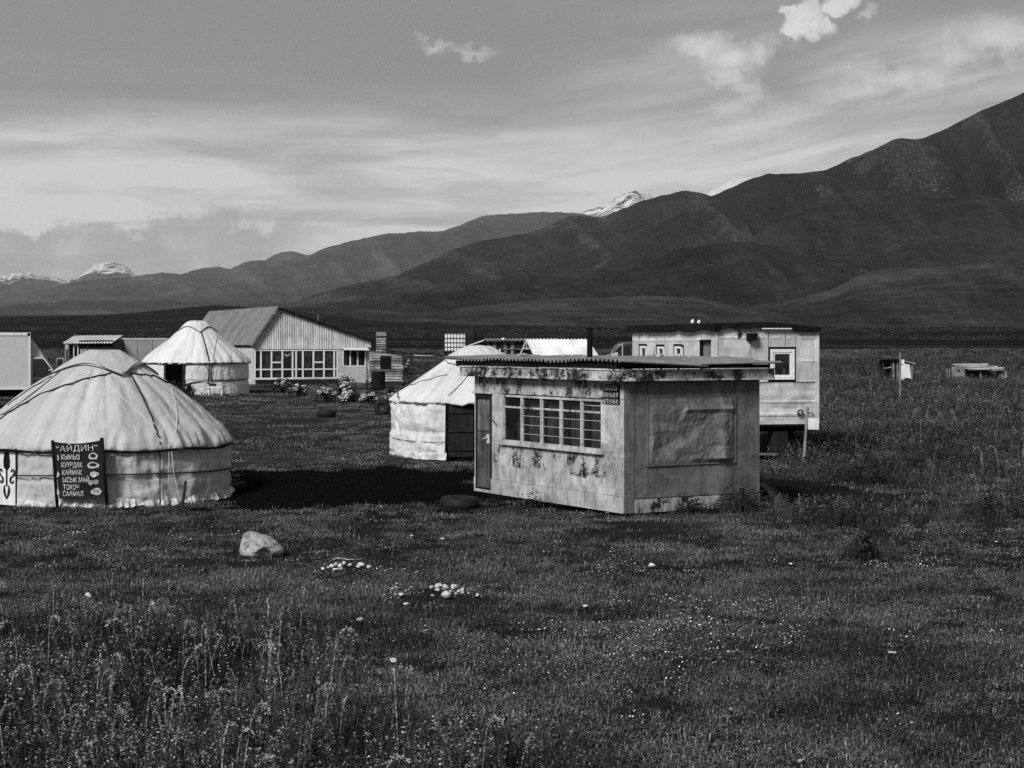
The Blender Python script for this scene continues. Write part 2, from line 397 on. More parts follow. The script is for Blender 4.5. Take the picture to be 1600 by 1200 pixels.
c = n.mix(at4.outputs['Fac'], c, n.mapr(n.noise(co, 2.2, 8, .72), .3, .7, .022, .070))
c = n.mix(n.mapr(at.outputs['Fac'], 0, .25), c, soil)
setcol(n, b, c); bump(n, b, n.math('ADD', md, n.math('MULTIPLY', sm, .6)), .8, .08); MATS['ground_soil'] = m
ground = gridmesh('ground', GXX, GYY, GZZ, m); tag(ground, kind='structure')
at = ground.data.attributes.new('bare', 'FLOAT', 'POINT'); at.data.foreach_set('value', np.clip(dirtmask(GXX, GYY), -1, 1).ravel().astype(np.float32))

def wornmask(x, y):     # trodden, lighter lawn of the yard
    x = np.asarray(x, float); y = np.asarray(y, float); u = np.where(y > 1, x/np.maximum(y, 1)*F+800, 0)
    return np.clip((y-39)/4, 0, 1)*np.clip((98-y)/12, 0, 1)*np.clip((u-300)/60, 0, 1)*np.clip((740-u)/60, 0, 1)*np.clip(.35+(fbm(x*.3, y*.14, 4)-.3)*2, 0, 1)
at = ground.data.attributes.new('worn', 'FLOAT', 'POINT'); at.data.foreach_set('value', wornmask(GXX, GYY).ravel().astype(np.float32))

def shade_edge(x, y):    # bare strip along the kiosk's foot; dark soil paints the shade of its gap
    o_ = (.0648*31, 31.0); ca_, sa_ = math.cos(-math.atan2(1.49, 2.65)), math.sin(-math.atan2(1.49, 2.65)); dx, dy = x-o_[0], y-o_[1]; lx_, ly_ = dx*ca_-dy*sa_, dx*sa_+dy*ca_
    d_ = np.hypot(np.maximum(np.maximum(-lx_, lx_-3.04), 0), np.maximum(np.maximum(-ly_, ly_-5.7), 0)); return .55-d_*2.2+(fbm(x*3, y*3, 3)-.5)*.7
at = ground.data.attributes['bare']; at.data.foreach_set('value', np.clip(np.maximum(dirtmask(GXX, GYY), shade_edge(GXX, GYY)), -1, 1).ravel().astype(np.float32))  # painted shade of the kiosk's gap joins the bare-earth mask
# ------------------------------------------------------------------ mountains
def mountmat(name, dark, light, rock, snow=None, scale=1.0, rocky=.62):
    m, n, b = newmat(name, 1.0, .0)
    co = n.node('ShaderNodeTexCoord').outputs['Object']
    a = n.noise(co, .0016*scale, 7, .6, .5); f = n.noise(co, .03*scale, 7, .7)
    c = n.mapr(a, .35, .68, dark, light)
    c = n.math('MULTIPLY', c, n.mapr(f, .3, .7, .66, 1.34))
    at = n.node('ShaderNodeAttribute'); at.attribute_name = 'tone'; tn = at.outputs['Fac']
    c = n.math('MULTIPLY', c, n.mapr(tn, .25, .85, .78, 1.25))  # paler spurs, darker gullies: shading of the relief put into the colour
    # rock outcrops where the relief is sharp
    r = n.noise(co, .009*scale, 3, .5); r2 = n.noise(co, .17*scale, 4, .8)
    rk = n.math('MULTIPLY', n.mapr(n.math('ADD', n.math('MULTIPLY', r, .6), n.math('MULTIPLY', tn, .4)), rocky, rocky+.06), n.mapr(r2, .55, .62))
    c = n.mix(n.math('MULTIPLY', rk, .8), c, rock)
    at2 = n.node('ShaderNodeAttribute'); at2.attribute_name = 'track'
    c = n.mix(at2.outputs['Fac'], c, .17)
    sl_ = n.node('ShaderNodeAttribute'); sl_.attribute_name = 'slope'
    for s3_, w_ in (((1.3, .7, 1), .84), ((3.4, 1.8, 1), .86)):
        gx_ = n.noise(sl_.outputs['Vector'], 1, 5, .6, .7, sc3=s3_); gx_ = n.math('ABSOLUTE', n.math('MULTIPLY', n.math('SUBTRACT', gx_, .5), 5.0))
        c = n.math('MULTIPLY', c, n.mapr(gx_, 0, .55, w_, 1.08))  # dark lines down the slope: gully shade painted into the colour
    if snow:
        at3 = n.node('ShaderNodeAttribute'); at3.attribute_name = 'high'
        s = n.math('ADD', n.math('MULTIPLY', n.noise(co, .009*scale, 8, .80, .6), 1.0), n.math('MULTIPLY', at3.outputs['Fac'], .38))
        c = n.mix(n.mapr(s, snow, snow+.03), c, .95)
    setcol(n, b, c)
    bump(n, b, n.math('ADD', n.noise(co, .01*scale, 8, .65), n.math('MULTIPLY', f, .45)), 1.0, 44/scale)
    MATS[name] = m; return m
def ridge(name, pts, d0, d1, y0, m, du=4.0, nv=56, amp=.09, crest=2.5, fr=1.0, seed=0, power=1.15, kind='structure', jag=0.0, tracks=()):
    """a range: crest line through the given bearings/heights, slopes falling to its foot at d0 and down its back"""
    pts = sorted(pts); us = np.arange(pts[0][0], pts[-1][0]+du, du); yc = np.interp(us, [p[0] for p in pts], [p[1] for p in pts])
    k = max(3, int(26/du)); ker = np.hanning(k+2)[1:-1]; ker /= ker.sum()
    yc = np.convolve(np.pad(yc, k, mode='edge'), ker, 'same')[k:-k]
    yc = yc+(fbm(us/26.+seed, us*0+seed, 4)-.5)*crest*2+(fbm(us/7.+seed, us*0+seed+5, 3)-.5)*jag*2
    t = np.concatenate([np.linspace(0, 1, nv), 1+np.linspace(.03, .5, 10)])
    U, T = np.meshgrid(us, t, indexing='ij'); YC = np.repeat(yc[:, None], len(t), 1)
    Wd = np.interp(us, [us[0], us[0]+60, us[-1]-60, us[-1]], [1, 1, 1, 1])[:, None]
    D = d0+(d1-d0)*T*(1+.22*(fbm(U/90+seed*3, T*0+seed, 3)-.5))
    Tc = np.minimum(T, 1)
    s = Tc**power; s = s*.72+.28*np.sin(Tc*math.pi/2)**1.2
    hc = CAMZ+(HY-YC)*(D/F)                         # height of the crest line's cone at this distance
    h0 = CAMZ+(HY-y0)*(D/F)
    # spurs run down the slope: noise along the bearing bent by depth
    bend = U/95.*fr+T*1.7
    rg = ridged(bend+seed*5.1, T*1.5+seed, 5, .42)-.62
    sm = fbm(U/150.*fr+seed, T*2.3+seed*2, 4)-.5
    hgt = (hc-h0)
    env = np.sin(np.clip(Tc, 0, 1)*math.pi)**.8
    Zz = h0+hgt*s+hgt*amp*env*(rg*1.6+sm*1.2+(ridged(U/34.*fr+T*2.6+seed, T*2.2+seed*1.7, 4, .5)-.62)*.55)
    back = np.clip(T-1, 0, 1); Zz = Zz-hgt*back*1.6
    Xx = (U-800)/F*D
    o = gridmesh(name, Xx, D, Zz, m)
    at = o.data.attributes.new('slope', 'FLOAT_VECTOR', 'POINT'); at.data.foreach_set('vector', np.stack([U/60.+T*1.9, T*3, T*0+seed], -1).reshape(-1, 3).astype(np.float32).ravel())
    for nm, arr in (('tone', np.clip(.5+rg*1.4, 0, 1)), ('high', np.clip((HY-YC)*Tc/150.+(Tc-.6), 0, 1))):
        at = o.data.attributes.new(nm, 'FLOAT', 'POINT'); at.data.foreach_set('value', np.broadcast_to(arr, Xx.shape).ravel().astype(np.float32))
    tag(o, kind=kind); return o
MM = mountmat
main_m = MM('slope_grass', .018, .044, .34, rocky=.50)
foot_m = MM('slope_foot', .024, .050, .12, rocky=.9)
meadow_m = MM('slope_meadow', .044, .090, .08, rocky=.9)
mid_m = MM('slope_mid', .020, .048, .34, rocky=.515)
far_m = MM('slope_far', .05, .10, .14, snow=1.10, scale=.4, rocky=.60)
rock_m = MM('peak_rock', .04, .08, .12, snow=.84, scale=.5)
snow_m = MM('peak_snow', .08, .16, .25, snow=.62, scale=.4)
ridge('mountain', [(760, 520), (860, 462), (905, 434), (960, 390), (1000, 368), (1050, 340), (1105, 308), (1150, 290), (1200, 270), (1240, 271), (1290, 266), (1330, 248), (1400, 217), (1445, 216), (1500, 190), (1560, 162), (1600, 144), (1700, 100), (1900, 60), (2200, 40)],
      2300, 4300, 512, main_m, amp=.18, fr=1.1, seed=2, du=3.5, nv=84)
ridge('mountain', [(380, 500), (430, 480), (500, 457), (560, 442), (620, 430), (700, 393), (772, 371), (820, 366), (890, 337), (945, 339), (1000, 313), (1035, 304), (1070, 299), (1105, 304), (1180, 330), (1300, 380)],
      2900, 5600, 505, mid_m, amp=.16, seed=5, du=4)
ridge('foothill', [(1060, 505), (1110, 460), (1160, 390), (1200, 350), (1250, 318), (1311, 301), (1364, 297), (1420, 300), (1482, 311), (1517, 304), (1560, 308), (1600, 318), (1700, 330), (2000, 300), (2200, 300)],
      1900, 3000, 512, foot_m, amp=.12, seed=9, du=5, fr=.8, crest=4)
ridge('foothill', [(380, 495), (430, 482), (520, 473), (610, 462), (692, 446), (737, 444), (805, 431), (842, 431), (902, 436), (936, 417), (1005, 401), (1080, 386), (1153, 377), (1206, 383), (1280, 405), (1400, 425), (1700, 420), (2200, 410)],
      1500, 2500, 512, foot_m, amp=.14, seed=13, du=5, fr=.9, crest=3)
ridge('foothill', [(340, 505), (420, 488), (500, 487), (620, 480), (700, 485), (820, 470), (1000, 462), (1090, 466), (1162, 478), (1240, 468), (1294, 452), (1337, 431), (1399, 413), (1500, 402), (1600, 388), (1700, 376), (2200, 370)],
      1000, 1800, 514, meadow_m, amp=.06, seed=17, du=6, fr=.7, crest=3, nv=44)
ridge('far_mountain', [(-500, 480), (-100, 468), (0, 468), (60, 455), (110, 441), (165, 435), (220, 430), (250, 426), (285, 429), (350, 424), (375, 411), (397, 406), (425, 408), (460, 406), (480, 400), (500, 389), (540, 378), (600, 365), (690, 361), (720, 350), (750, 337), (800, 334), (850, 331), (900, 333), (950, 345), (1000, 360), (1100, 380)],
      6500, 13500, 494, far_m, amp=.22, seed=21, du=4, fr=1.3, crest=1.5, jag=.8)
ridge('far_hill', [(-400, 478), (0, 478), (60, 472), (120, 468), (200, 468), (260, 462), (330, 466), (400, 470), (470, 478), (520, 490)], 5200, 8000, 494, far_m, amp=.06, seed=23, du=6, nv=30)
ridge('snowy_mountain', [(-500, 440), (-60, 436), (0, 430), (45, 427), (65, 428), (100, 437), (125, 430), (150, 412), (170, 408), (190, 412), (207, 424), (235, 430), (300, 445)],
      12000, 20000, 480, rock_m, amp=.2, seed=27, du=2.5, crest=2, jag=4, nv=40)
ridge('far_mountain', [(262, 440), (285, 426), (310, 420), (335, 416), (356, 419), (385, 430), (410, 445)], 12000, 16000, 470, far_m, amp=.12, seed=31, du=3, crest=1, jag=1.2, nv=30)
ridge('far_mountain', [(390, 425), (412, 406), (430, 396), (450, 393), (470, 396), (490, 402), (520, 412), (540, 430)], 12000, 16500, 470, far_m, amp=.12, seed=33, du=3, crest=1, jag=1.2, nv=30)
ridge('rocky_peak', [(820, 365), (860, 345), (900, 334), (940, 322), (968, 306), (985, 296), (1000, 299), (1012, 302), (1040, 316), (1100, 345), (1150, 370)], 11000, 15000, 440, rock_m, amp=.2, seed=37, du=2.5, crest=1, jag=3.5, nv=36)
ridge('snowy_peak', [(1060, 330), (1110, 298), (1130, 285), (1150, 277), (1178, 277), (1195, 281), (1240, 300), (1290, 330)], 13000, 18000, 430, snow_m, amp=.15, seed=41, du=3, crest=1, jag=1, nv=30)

# haze
hz = MB(); hz.box((-11000, -700, -4), (13000, 24000, 2600))
m = bpy.data.materials.new('haze_air'); m.use_nodes = True; q = m.node_tree; q.nodes.clear()
pv = q.nodes.new('ShaderNodeVolumePrincipled'); pv.inputs['Color'].default_value = (.93, .93, .93, 1); pv.inputs['Density'].default_value = 2.3e-5; pv.inputs['Anisotropy'].default_value = .1
om = q.nodes.new('ShaderNodeOutputMaterial'); q.links.new(pv.outputs[0], om.inputs['Volume']); MATS['haze_air'] = m
ho = hz.build('haze', 'haze_air'); tag(ho, kind='stuff')
# ================================================================== YURTS
def smooth_prof(pts, n):
    pts = np.array(pts, float); L = np.concatenate([[0], np.cumsum(np.hypot(*np.diff(pts, axis=0).T))]); s = np.linspace(0, L[-1], n)
    r = np.interp(s, L, pts[:, 0]); z = np.interp(s, L, pts[:, 1]); k = np.array([1, 2, 3, 2, 1])/9.
    for _ in range(2):
        r2 = np.convolve(np.pad(r, 2, mode='edge'), k, 'valid'); z2 = np.convolve(np.pad(z, 2, mode='edge'), k, 'valid')
        r2[0], z2[0], r2[-1], z2[-1] = r[0], z[0], r[-1], z[-1]; r, z = r2, z2
    return r, z
class Yurt:
    """cx, cy centre; sc scales the near yurt's size"""
    def __init__(s, c, sc, label, cv, seed, gap=None, door=None):
        s.c = c; s.k = sc; s.seed = seed
        s.root = empty('yurt', c, 0, label, 'yurt', 'felt yurts of the camp')
        s.cv = cv; s.gap = gap
    def rr(s, prof): s.prof = [(a*s.k, b_*s.k) for a, b_ in prof]
    def zr(s, r):
        P = s.prof; return float(np.interp(r, [p[0] for p in P], [p[1] for p in P]))
    def disp(s, th, t):
        """cloth relief of the roof: pole ridges, gathers near the eave"""
        k = s.k; N = s.ribs
        a = (np.abs(np.sin(th*N/2+s.seed))**.7-.5)*.05*np.clip(t*1.6, 0, 1)
        g = (fbm(th*16+s.seed, t*3, 4)-.5)*.20*np.clip((t-.6)/.4, 0, 1)**1.3
        g2 = (fbm(th*5+s.seed*2, t*4+th*3, 4)-.5)*.06
        g4 = (ridged(th*30+s.seed, t*2, 3)-.6)*.07*np.clip((t-.80)/.2, 0, 1)
        g3 = g4+(ridged(th*13+t*7, t*6-th*5+s.seed, 3)-.6)*.12*np.clip((t-.6)/.4, 0, 1)
        return (a+g+g2+g3)*k
    def roof(s, name='roof_cover', n=300, m=64, lip=.10):
        r, z = smooth_prof(s.prof, m); th = np.linspace(-math.pi, math.pi, n+1)[:-1]
        TH, J = np.meshgrid(th, np.arange(m), indexing='ij'); T = J/(m-1.)
        d = s.disp(TH, T); R = r[J]; Zr = z[J]
        hem = (fbm(TH*5+s.seed, TH*0, 4)-.5)*.20*s.k*np.clip((T-.9)/.1, 0, 1)
        Rr = R+d*.75; Zz = Zr+d*.7*(1-T*.5)-np.abs(hem)
        P = np.stack([Rr*np.sin(TH), -Rr*np.cos(TH), Zz], -1)
        # turned-in lip
        l1 = P[:, -1, :].copy(); l1[:, 2] -= .05*s.k; l1[:, :2] *= .985
        l2 = l1.copy(); l2[:, :2] *= .955; l2[:, 2] += .02*s.k
        P = np.concatenate([P, l1[:, None], l2[:, None]], 1)
        q = MB(); q.grid(P.tolist(), wrap=True)
        pan = NR.rand(400)
        def tone(p):
            a = math.atan2(p[0], -p[1]); i = int((a+math.pi)/(2*math.pi)*s.ribs)
            f_ = (a+math.pi)/(2*math.pi)*s.ribs-i; return (.86+.22*pan[i % 400])*(.90 if f_ < .10 else 1)
        o = q.build(name, s.cv, s.root, smooth=True, tone=tone, fuv=lambda p: (math.atan2(p[0], -p[1])*2.4, math.hypot(p[0], p[1])*1.2, s.seed)); return o
    def wall(s, R, z0, z1, a0, a1, name='wall_cover', amp=.05, n=200, m=26):
        th = np.linspace(a0, a1, n); t = np.linspace(0, 1, m); TH, T = np.meshgrid(th, t, indexing='ij')
        f = (ridged(TH*9+T*1.6*np.sin(TH*7+s.seed), T*.9+s.seed, 3)-.62)*amp*2.0+(ridged(TH*16+T*3*np.sin(TH*4), T*2+s.seed, 3)-.62)*amp*.8+(fbm(TH*3+s.seed, T*2, 3)-.5)*amp*1.3
        f += (ridged(TH*4+T*3, T*3-TH*2+s.seed, 3)-.62)*amp*1.3
        f -= .05*np.exp(-((T-.45)/.04)**2)      # pulled in by the girth rope
        f *= np.minimum(1, np.minimum(TH-a0, a1-TH)/.06)*.9+.1
        Rr = (R+f+.04*(1-T))*1.0; Zz = z0+(z1-z0)*T
        P = np.stack([Rr*np.sin(TH), -Rr*np.cos(TH), Zz], -1)
        q = MB(); q.grid(P.tolist()); o = q.build(name, s.cv, s.root, smooth=True, tone=.98, fuv=lambda p: (math.atan2(p[0], -p[1])*2.4, p[2], s.seed+5)); return o
    def surf(s, px, py, off=.02):
        """point of the roof seen at a picture position, raised a little"""
        o = Vector((0, 0, CAMZ)); d = (W(px, py, 10)-o)
        best = None
        for D in np.linspace(s.c[1]-3.2, s.c[1]+.6, 900):
            p = o+d*(D/10)-s.c; r = math.hypot(p.x, p.y)
            if r <= s.prof[-1][0]*1.0:
                zr = s.zr(r)
                if p.z <= zr+off: best = p; break
        if best is None:
            p = o+d*(s.c[1]/10)-s.c; return p
        r = math.hypot(best.x, best.y); th = math.atan2(best.x, -best.y); t = r/s.prof[-1][0]
        dd = float(s.disp(np.array([th]), np.array([min(1, t)]))[0])
        best.z = s.zr(r)+max(0, dd)*.8+off; return best
    def rope(s, pxs, r=.012, m='rope_black', name='rope', off=.02):
        pts = []
        for i in range(len(pxs)-1):
            for k in range(8):
                t = k/8; pts.append(s.surf(pxs[i][0]*(1-t)+pxs[i+1][0]*t, pxs[i][1]*(1-t)+pxs[i+1][1]*t, off))
        pts.append(s.surf(*pxs[-1], off)); return tube(name, pts, r*1.25, m, s.root, 5)
    def arc_rope(s, R, zf, a0, a1, r=.014, m='rope_black', name='girth_rope', n=60):
        pts = [((R)*math.sin(a), -(R)*math.cos(a), zf(a)) for a in np.linspace(a0, a1, n)]
        return tube(name, pts, r, m, s.root, 5)
    def crown(s, edge, lift=.035, n=120, name='crown_cover', nr=16):
        """square crown cloth: edge(theta) gives its reach"""
        P = []
        for i in range(n):
            a = -math.pi+2*math.pi*i/n; row = []
            for j in range(nr+1):
                t = j/nr; r = .01+(edge(a)-.01)*t; wv = (float(fbm(np.array([a*2.2+s.seed]), np.array([t*3.]), 3)[0])-.5)*.10*s.k*math.sin(min(1, t*1.2)*math.pi*.6)
                z = s.zr(r)+lift+wv+.02
                row.append((r*math.sin(a), -r*math.cos(a), z))
            r = edge(a)*.99; row.append((r*math.sin(a), -r*math.cos(a), s.zr(r)-.02)); P.append(row)
        q = MB(); q.grid(P, wrap=True); return q.build(name, s.cv, s.root, smooth=True, tone=.97, fuv=lambda p: (p[0], p[1], s.seed+9))
def square_edge(c, mid, rot):
    def e(a):
        b_ = ((a-rot+math.pi/4) % (math.pi/2))-math.pi/4   # 0 at a corner
        t = abs(b_)/(math.pi/4); return c*(1-t)+mid*t-(c-mid)*.25*math.sin(t*math.pi)
    return e
PROF = [(.02, 2.86), (.35, 2.84), (.60, 2.71), (.87, 2.52), (1.30, 2.25), (1.75, 1.93), (2.16, 1.55), (2.42, 1.32), (2.58, 1.14), (2.645, 1.0)]
def wall_angle(c, R_, px):
    for D_ in np.linspace(c.y-R_-.2, c.y, 4000):
        p_ = W(px, 600, D_)-c
        if math.hypot(p_.x, p_.y) <= R_: return math.atan2(p_.x, -p_.y)
    return 0
# --- near yurt
c1 = Vector(((162-800)/F*36, 36, 0)); zb = gz1(c1.x, c1.y-2.6)
y1 = Yurt(c1, 1.0, 'large light grey canvas yurt with the dark menu banner tied to its wall', 'canvas_near', 3)
y1.rr(PROF); y1.ribs = 26; y1.roof()
aR = math.asin(.999)
DOORA = wall_angle(c1, 2.57, 27)     # right jamb of the doorway
y1.wall(2.56, -.10, 1.02, DOORA, DOORA+5.6, amp=.07, n=320)
cmask = y1.crown(square_edge(1.20, .84, math.atan2(.62, 1.0)))
cor = math.atan2(.62, 1.0)
ed = square_edge(1.20, .84, cor)
for o_ in (0, .05):
    tube('crown_rope', [((ed(a)-o_)*math.sin(a), -(ed(a)-o_)*math.cos(a), y1.zr(ed(a)-o_)+.065) for a in np.linspace(-math.pi, math.pi, 160)], .011, 'rope_black', y1.root, 5)
y1.rope([(-20, 668), (0, 655), (52, 622), (90, 606), (142, 590), (172, 584), (203, 583), (240, 588), (277, 604), (300, 622)], .013)
y1.rope([(203, 583), (222, 618), (238, 655), (248, 686)], .012)
y1.rope([(100, 577), (70, 600), (30, 632), (-10, 655)], .008)
y1.rope([(96, 578), (50, 606), (0, 641)], .008)
y1.rope([(112, 578), (142, 591), (170, 606), (200, 629), (225, 652), (250, 684)], .007, 'rope_white')
y1.rope([(267, 604), (273, 622), (277, 650), (275, 682)], .006, 'rope_white')
y1.arc_rope(2.66, lambda a: .945+.02*math.sin(a*9), -math.pi, math.pi, .022, 'black', name='eave_rope', n=180)
y1.arc_rope(2.66, lambda a: .47+.03*math.sin(a*2+1), DOORA, DOORA+5.5, .013)
def wp(px, py, R=2.6):   # point on the cylinder wall of yurt 1
    for D in np.linspace(33, 36, 600):
        p = W(px, py, D)-c1
        if math.hypot(p.x, p.y) <= R: return p
    return p
tube('wall_rope', [wp(250, y, 2.64) for y in (690, 700, 720, 745, 770, 795)], .013, 'rope_black', y1.root, 5)
tube('wall_rope', [wp(x, y, 2.66) for x, y in ((264, 688), (264, 730), (262, 785))], .006, 'rope_white', y1.root, 5)
tube('wall_rope', [wp(x, y, 2.67) for x, y in ((268, 705), (272, 740), (279, 775), (284, 795))], .006, 'rope_white', y1.root, 5)
# ragged skirt at the foot of the wall
q = MB()
n_ = 340; P = []
for i in range(n_):
    a = DOORA+.02+(5.55)*i/n_; wv = rnd.uniform(-1, 1)
    f = .05*math.sin(a*40+math.sin(a*9)*3)+.03*wv
    top = .02+.05*math.sin(a*7)+.03*rnd.random()
    P.append([((2.58)*math.sin(a), -2.58*math.cos(a), top), ((2.63+f*.5)*math.sin(a), -(2.63+f*.5)*math.cos(a), top*.4-.03+f*.2), ((2.68+f)*math.sin(a), -(2.68+f)*math.cos(a), -.13+.03*wv)])
q.grid(P); q.build('skirt', 'cob_skirt', y1.root)
# doorway panel with black scroll ornament
q = MB(); a0 = DOORA-.50; P = []
for i in range(20):
    a = a0+(DOORA-.01-a0)*i/19; P.append([(2.57*math.sin(a), -2.57*math.cos(a), z) for z in (-.12, .3, .7, 1.0)])
q.grid(P); dp = q.build('door_flap', 'white_paint', y1.root, smooth=True)
tube('jamb', [(2.6*math.sin(DOORA), -2.6*math.cos(DOORA), z) for z in (-.12, .5, 1.0)], .018, 'rope_black', y1.root)
zw = lambda py: CAMZ+(HY-py)/F*33.8
DANG = (wall_angle(c1, 2.58, 5), wall_angle(c1, 2.58, 25))
def dxy(u, v, off=.012):   # ornament coordinates in the picture's units round its axis
    a = DANG[0]+(DANG[1]-DANG[0])*(u-5)/20.
    return ((2.57+off)*math.sin(a), -(2.57+off)*math.cos(a), zw(v))
q = MB()
def blade(pts, wd):
    pl = []
    for (u, v), w_ in zip(pts, wd): pl.append((u-w_, u+w_, v))
    for i in range(len(pl)-1):
        a, b_, v0 = pl[i]; c_, d_, v1 = pl[i+1]
        q.add([dxy(a, v0), dxy(b_, v0), dxy(d_, v1), dxy(c_, v1)], [(0, 1, 2, 3)])
blade([(8, 702), (7.5, 720), (8, 730), (10, 735)], [.3, 2.2, 2.2, .4]); blade([(13, 702), (13.5, 720), (13, 730), (11, 735)], [.3, 2.2, 2.2, .4])
blade([(10.5, 705), (10.5, 760)], [1.1, 1.1]); blade([(7, 758), (6.5, 767), (8, 774), (10.5, 780)], [.6, 1.7, 1.6, .4]); blade([(14, 758), (14.5, 767), (13, 774), (10.5, 780)], [.6, 1.7, 1.6, .4])
for sx_ in (-1, 1):
    for sy in (-1, 1):
        cx_, cy_ = 10.5+sx_*9, 744+sy*7
        P = []
        for i in range(26):
            t = i/25; a = -math.pi/2*sy+t*4.9; r = 6.5*(1-t*.72)
            P.append((cx_+sx_*math.cos(a)*r*.62*-1, cy_+sy*abs(1)*math.sin(a*sy)*r, 1.5*(1-t*.35)))
        for i in range(25):
            (u0, v0, w0), (u1, v1, w1) = P[i], P[i+1]; L = math.hypot(u1-u0, v1-v0)+1e-6; nx, ny = -(v1-v0)/L, (u1-u0)/L
            q.add([dxy(u0+nx*w0, v0+ny*w0, .014), dxy(u0-nx*w0, v0-ny*w0, .014), dxy(u1-nx*w1, v1-ny*w1, .014), dxy(u1+nx*w1, v1+ny*w1, .014)], [(0, 1, 2, 3)])
q.build('ornament', 'black', dp)
# --- menu banner
def text_mesh(txt, h, mat_, parent, name='lettering', sx=1.0, align='LEFT', bold=.03):
    cu = bpy.data.curves.new('t', 'FONT'); cu.body = txt; cu.size = 1; cu.align_x = align; cu.resolution_u = 2; cu.offset = bold
    to = bpy.data.objects.new('t', cu); C.objects.link(to); bpy.context.view_layer.update()
    me = bpy.data.meshes.new_from_object(to.evaluated_get(bpy.context.evaluated_depsgraph_get())); bpy.data.objects.remove(to)
    co = np.empty(len(me.vertices)*3); me.vertices.foreach_get('co', co); co = co.reshape(-1, 3)
    H = .73; co[:, 0] *= h/H*sx; co[:, 1] *= h/H; wd = co[:, 0].max()-co[:, 0].min()
    co[:, 0] -= co[:, 0].min(); co[:, 2] = co[:, 1].copy(); co[:, 1] = 0
    me.vertices.foreach_set('co', co.ravel()); me.materials.clear(); me.materials.append(MATS[mat_]); me.update()
    o = bpy.data.objects.new(name, me); C.objects.link(o); o.parent = parent; return o, wd
D0 = 33.22
bz = empty('menu_banner', W(88, 788, D0), 0, 'dark menu banner with white Cyrillic dish names tied to the near yurt', 'banner')
def bp(px, py, off=0): return W(px, py, D0)-Vector(bz.location)+Vector((0, -off, 0))
P = []
for i in range(25):
    t = i/24; row = []
    for j in range(21):
        s_ = j/20; top = 690+4*math.sin(t*math.pi)-2*t; bot = 779-2*t+1.5*math.sin(t*math.pi)
        px = (83+9.5*s_)*(1-t)+(157+8*s_)*t; py = top+(bot-top)*s_
        row.append(bp(px, py)+Vector((0, (float(fbm(np.array([t*3.]), np.array([s_*4.]), 3)[0])-.5)*.02, 0)))
    P.append(row)
q = MB(); q.grid(P); q.build('cloth', 'banner_dark', bz, smooth=True)
tube('post', [bp(82, 688), bp(90, 798)], .032, 'black', bz); tube('post', [bp(159, 684), bp(168, 799)], .036, 'black', bz)
for txt, px, py, ph, tw, rot in (('“АЙДИН”', 88, 706, 9.5, 65, 2.0), ('КЫМЫЗ', 96, 718, 8, 29, 0), ('КУУРДАК', 96.5, 730, 8, 33, 0), ('КАЙМАК', 97.5, 742, 8, 31, 0), ('ЫСЫК МАЙ', 98.5, 753.5, 8, 41, 0), ('ТОКОЧ', 99, 765, 8, 25, 0), ('СААМАЛ', 98.5, 775, 8, 32, 0)):
    h = ph/F*D0; o, wd = text_mesh(txt, h, 'print_white', bz, bold=.002 if py == 706 else .018)
    o.location = bp(px, py, .022); o.scale.x = tw/F*D0/wd; o.rotation_euler = (0, math.radians(-rot), 0)
for k, (px, py, rx, ry, mt) in enumerate([(146, 713, 7.5, 5.5, 'print_white'), (146, 727, 9.5, 5, 'print_white'), (148, 741, 7, 4.5, 'print_white'), (142, 753.5, 4.5, 4, 'print_grey'), (150, 753, 4.5, 4, 'print_grey'), (150.5, 768, 8.5, 5.5, 'print_white')]):
    q = MB(); q.add([bp(px+rx*math.cos(a), py+ry*math.sin(a)*(1+.15*math.sin(a*3+k)), .020) for a in np.linspace(0, 2*math.pi, 21)[:-1]], [tuple(range(20))])
    if k in (0, 1, 5): q.add([bp(px+rx*.62*math.cos(a)-.5, py-1+ry*.55*math.sin(a), .024) for a in np.linspace(0, 2*math.pi, 15)[:-1]], [tuple(range(14))], 1)
    q.build('food_picture', [mt, 'banner_dark' if k != 5 else 'print_grey'], bz)
for py in (715, 741, 768):
    q = MB(); q.add([bp(91+rnd.uniform(-1, 1)+1.6*math.cos(a), py+5*math.sin(a), .02) for a in np.linspace(0, 2*math.pi, 9)[:-1]], [tuple(range(8))]); q.build('tear', 'print_white', bz)
# leaning stake
p = G(284, 797); st = empty('stake', p, 0, 'short dark wooden stake leaning on the near yurt wall', 'stake')
q = MB(); q.tube([Vector((0, 0, -.05)), W(290, 752, p.y+.25)-p], [.035, .028], 6); q.build('shaft', 'wood_dark', st)
# --- second yurt (beside the house)
D2 = 86.; k2 = 166/2*D2/F/2.645; c2 = Vector(((307-800)/F*D2, D2, 0))
g2 = gz1(c2.x, c2.y-2.6); eav2 = CAMZ+(HY-566)/F*D2; c2.z = eav2-1.0*k2
y2 = Yurt(c2, k2, 'white canvas yurt with a dark open doorway beside the glazed house', 'canvas_white', 8)
y2.rr([(.02, 3.02), (.35, 3.0), (.5, 2.94), (.9, 2.55), (1.4, 2.10), (1.9, 1.72), (2.3, 1.40), (2.56, 1.16), (2.645, 1.0)]); y2.ribs = 22; y2.roof(n=200, m=48)
zg2 = g2-c2.z-.1
a_d = wall_angle(c2, 2.55*k2, 286.5); a_dl = wall_angle(c2, 2.55*k2, 259)
y2.wall(2.55*k2, zg2, 1.02*k2, a_d, a_dl+2*math.pi, amp=.04, n=240)
y2.wall(2.57*k2, zg2-.02, zg2+.16, a_d, a_dl+2*math.pi, name='skirt', amp=.06, n=240, m=4)
y2.crown(square_edge(1.05*k2, .74*k2, .35)); e2 = square_edge(1.05*k2, .74*k2, .35)
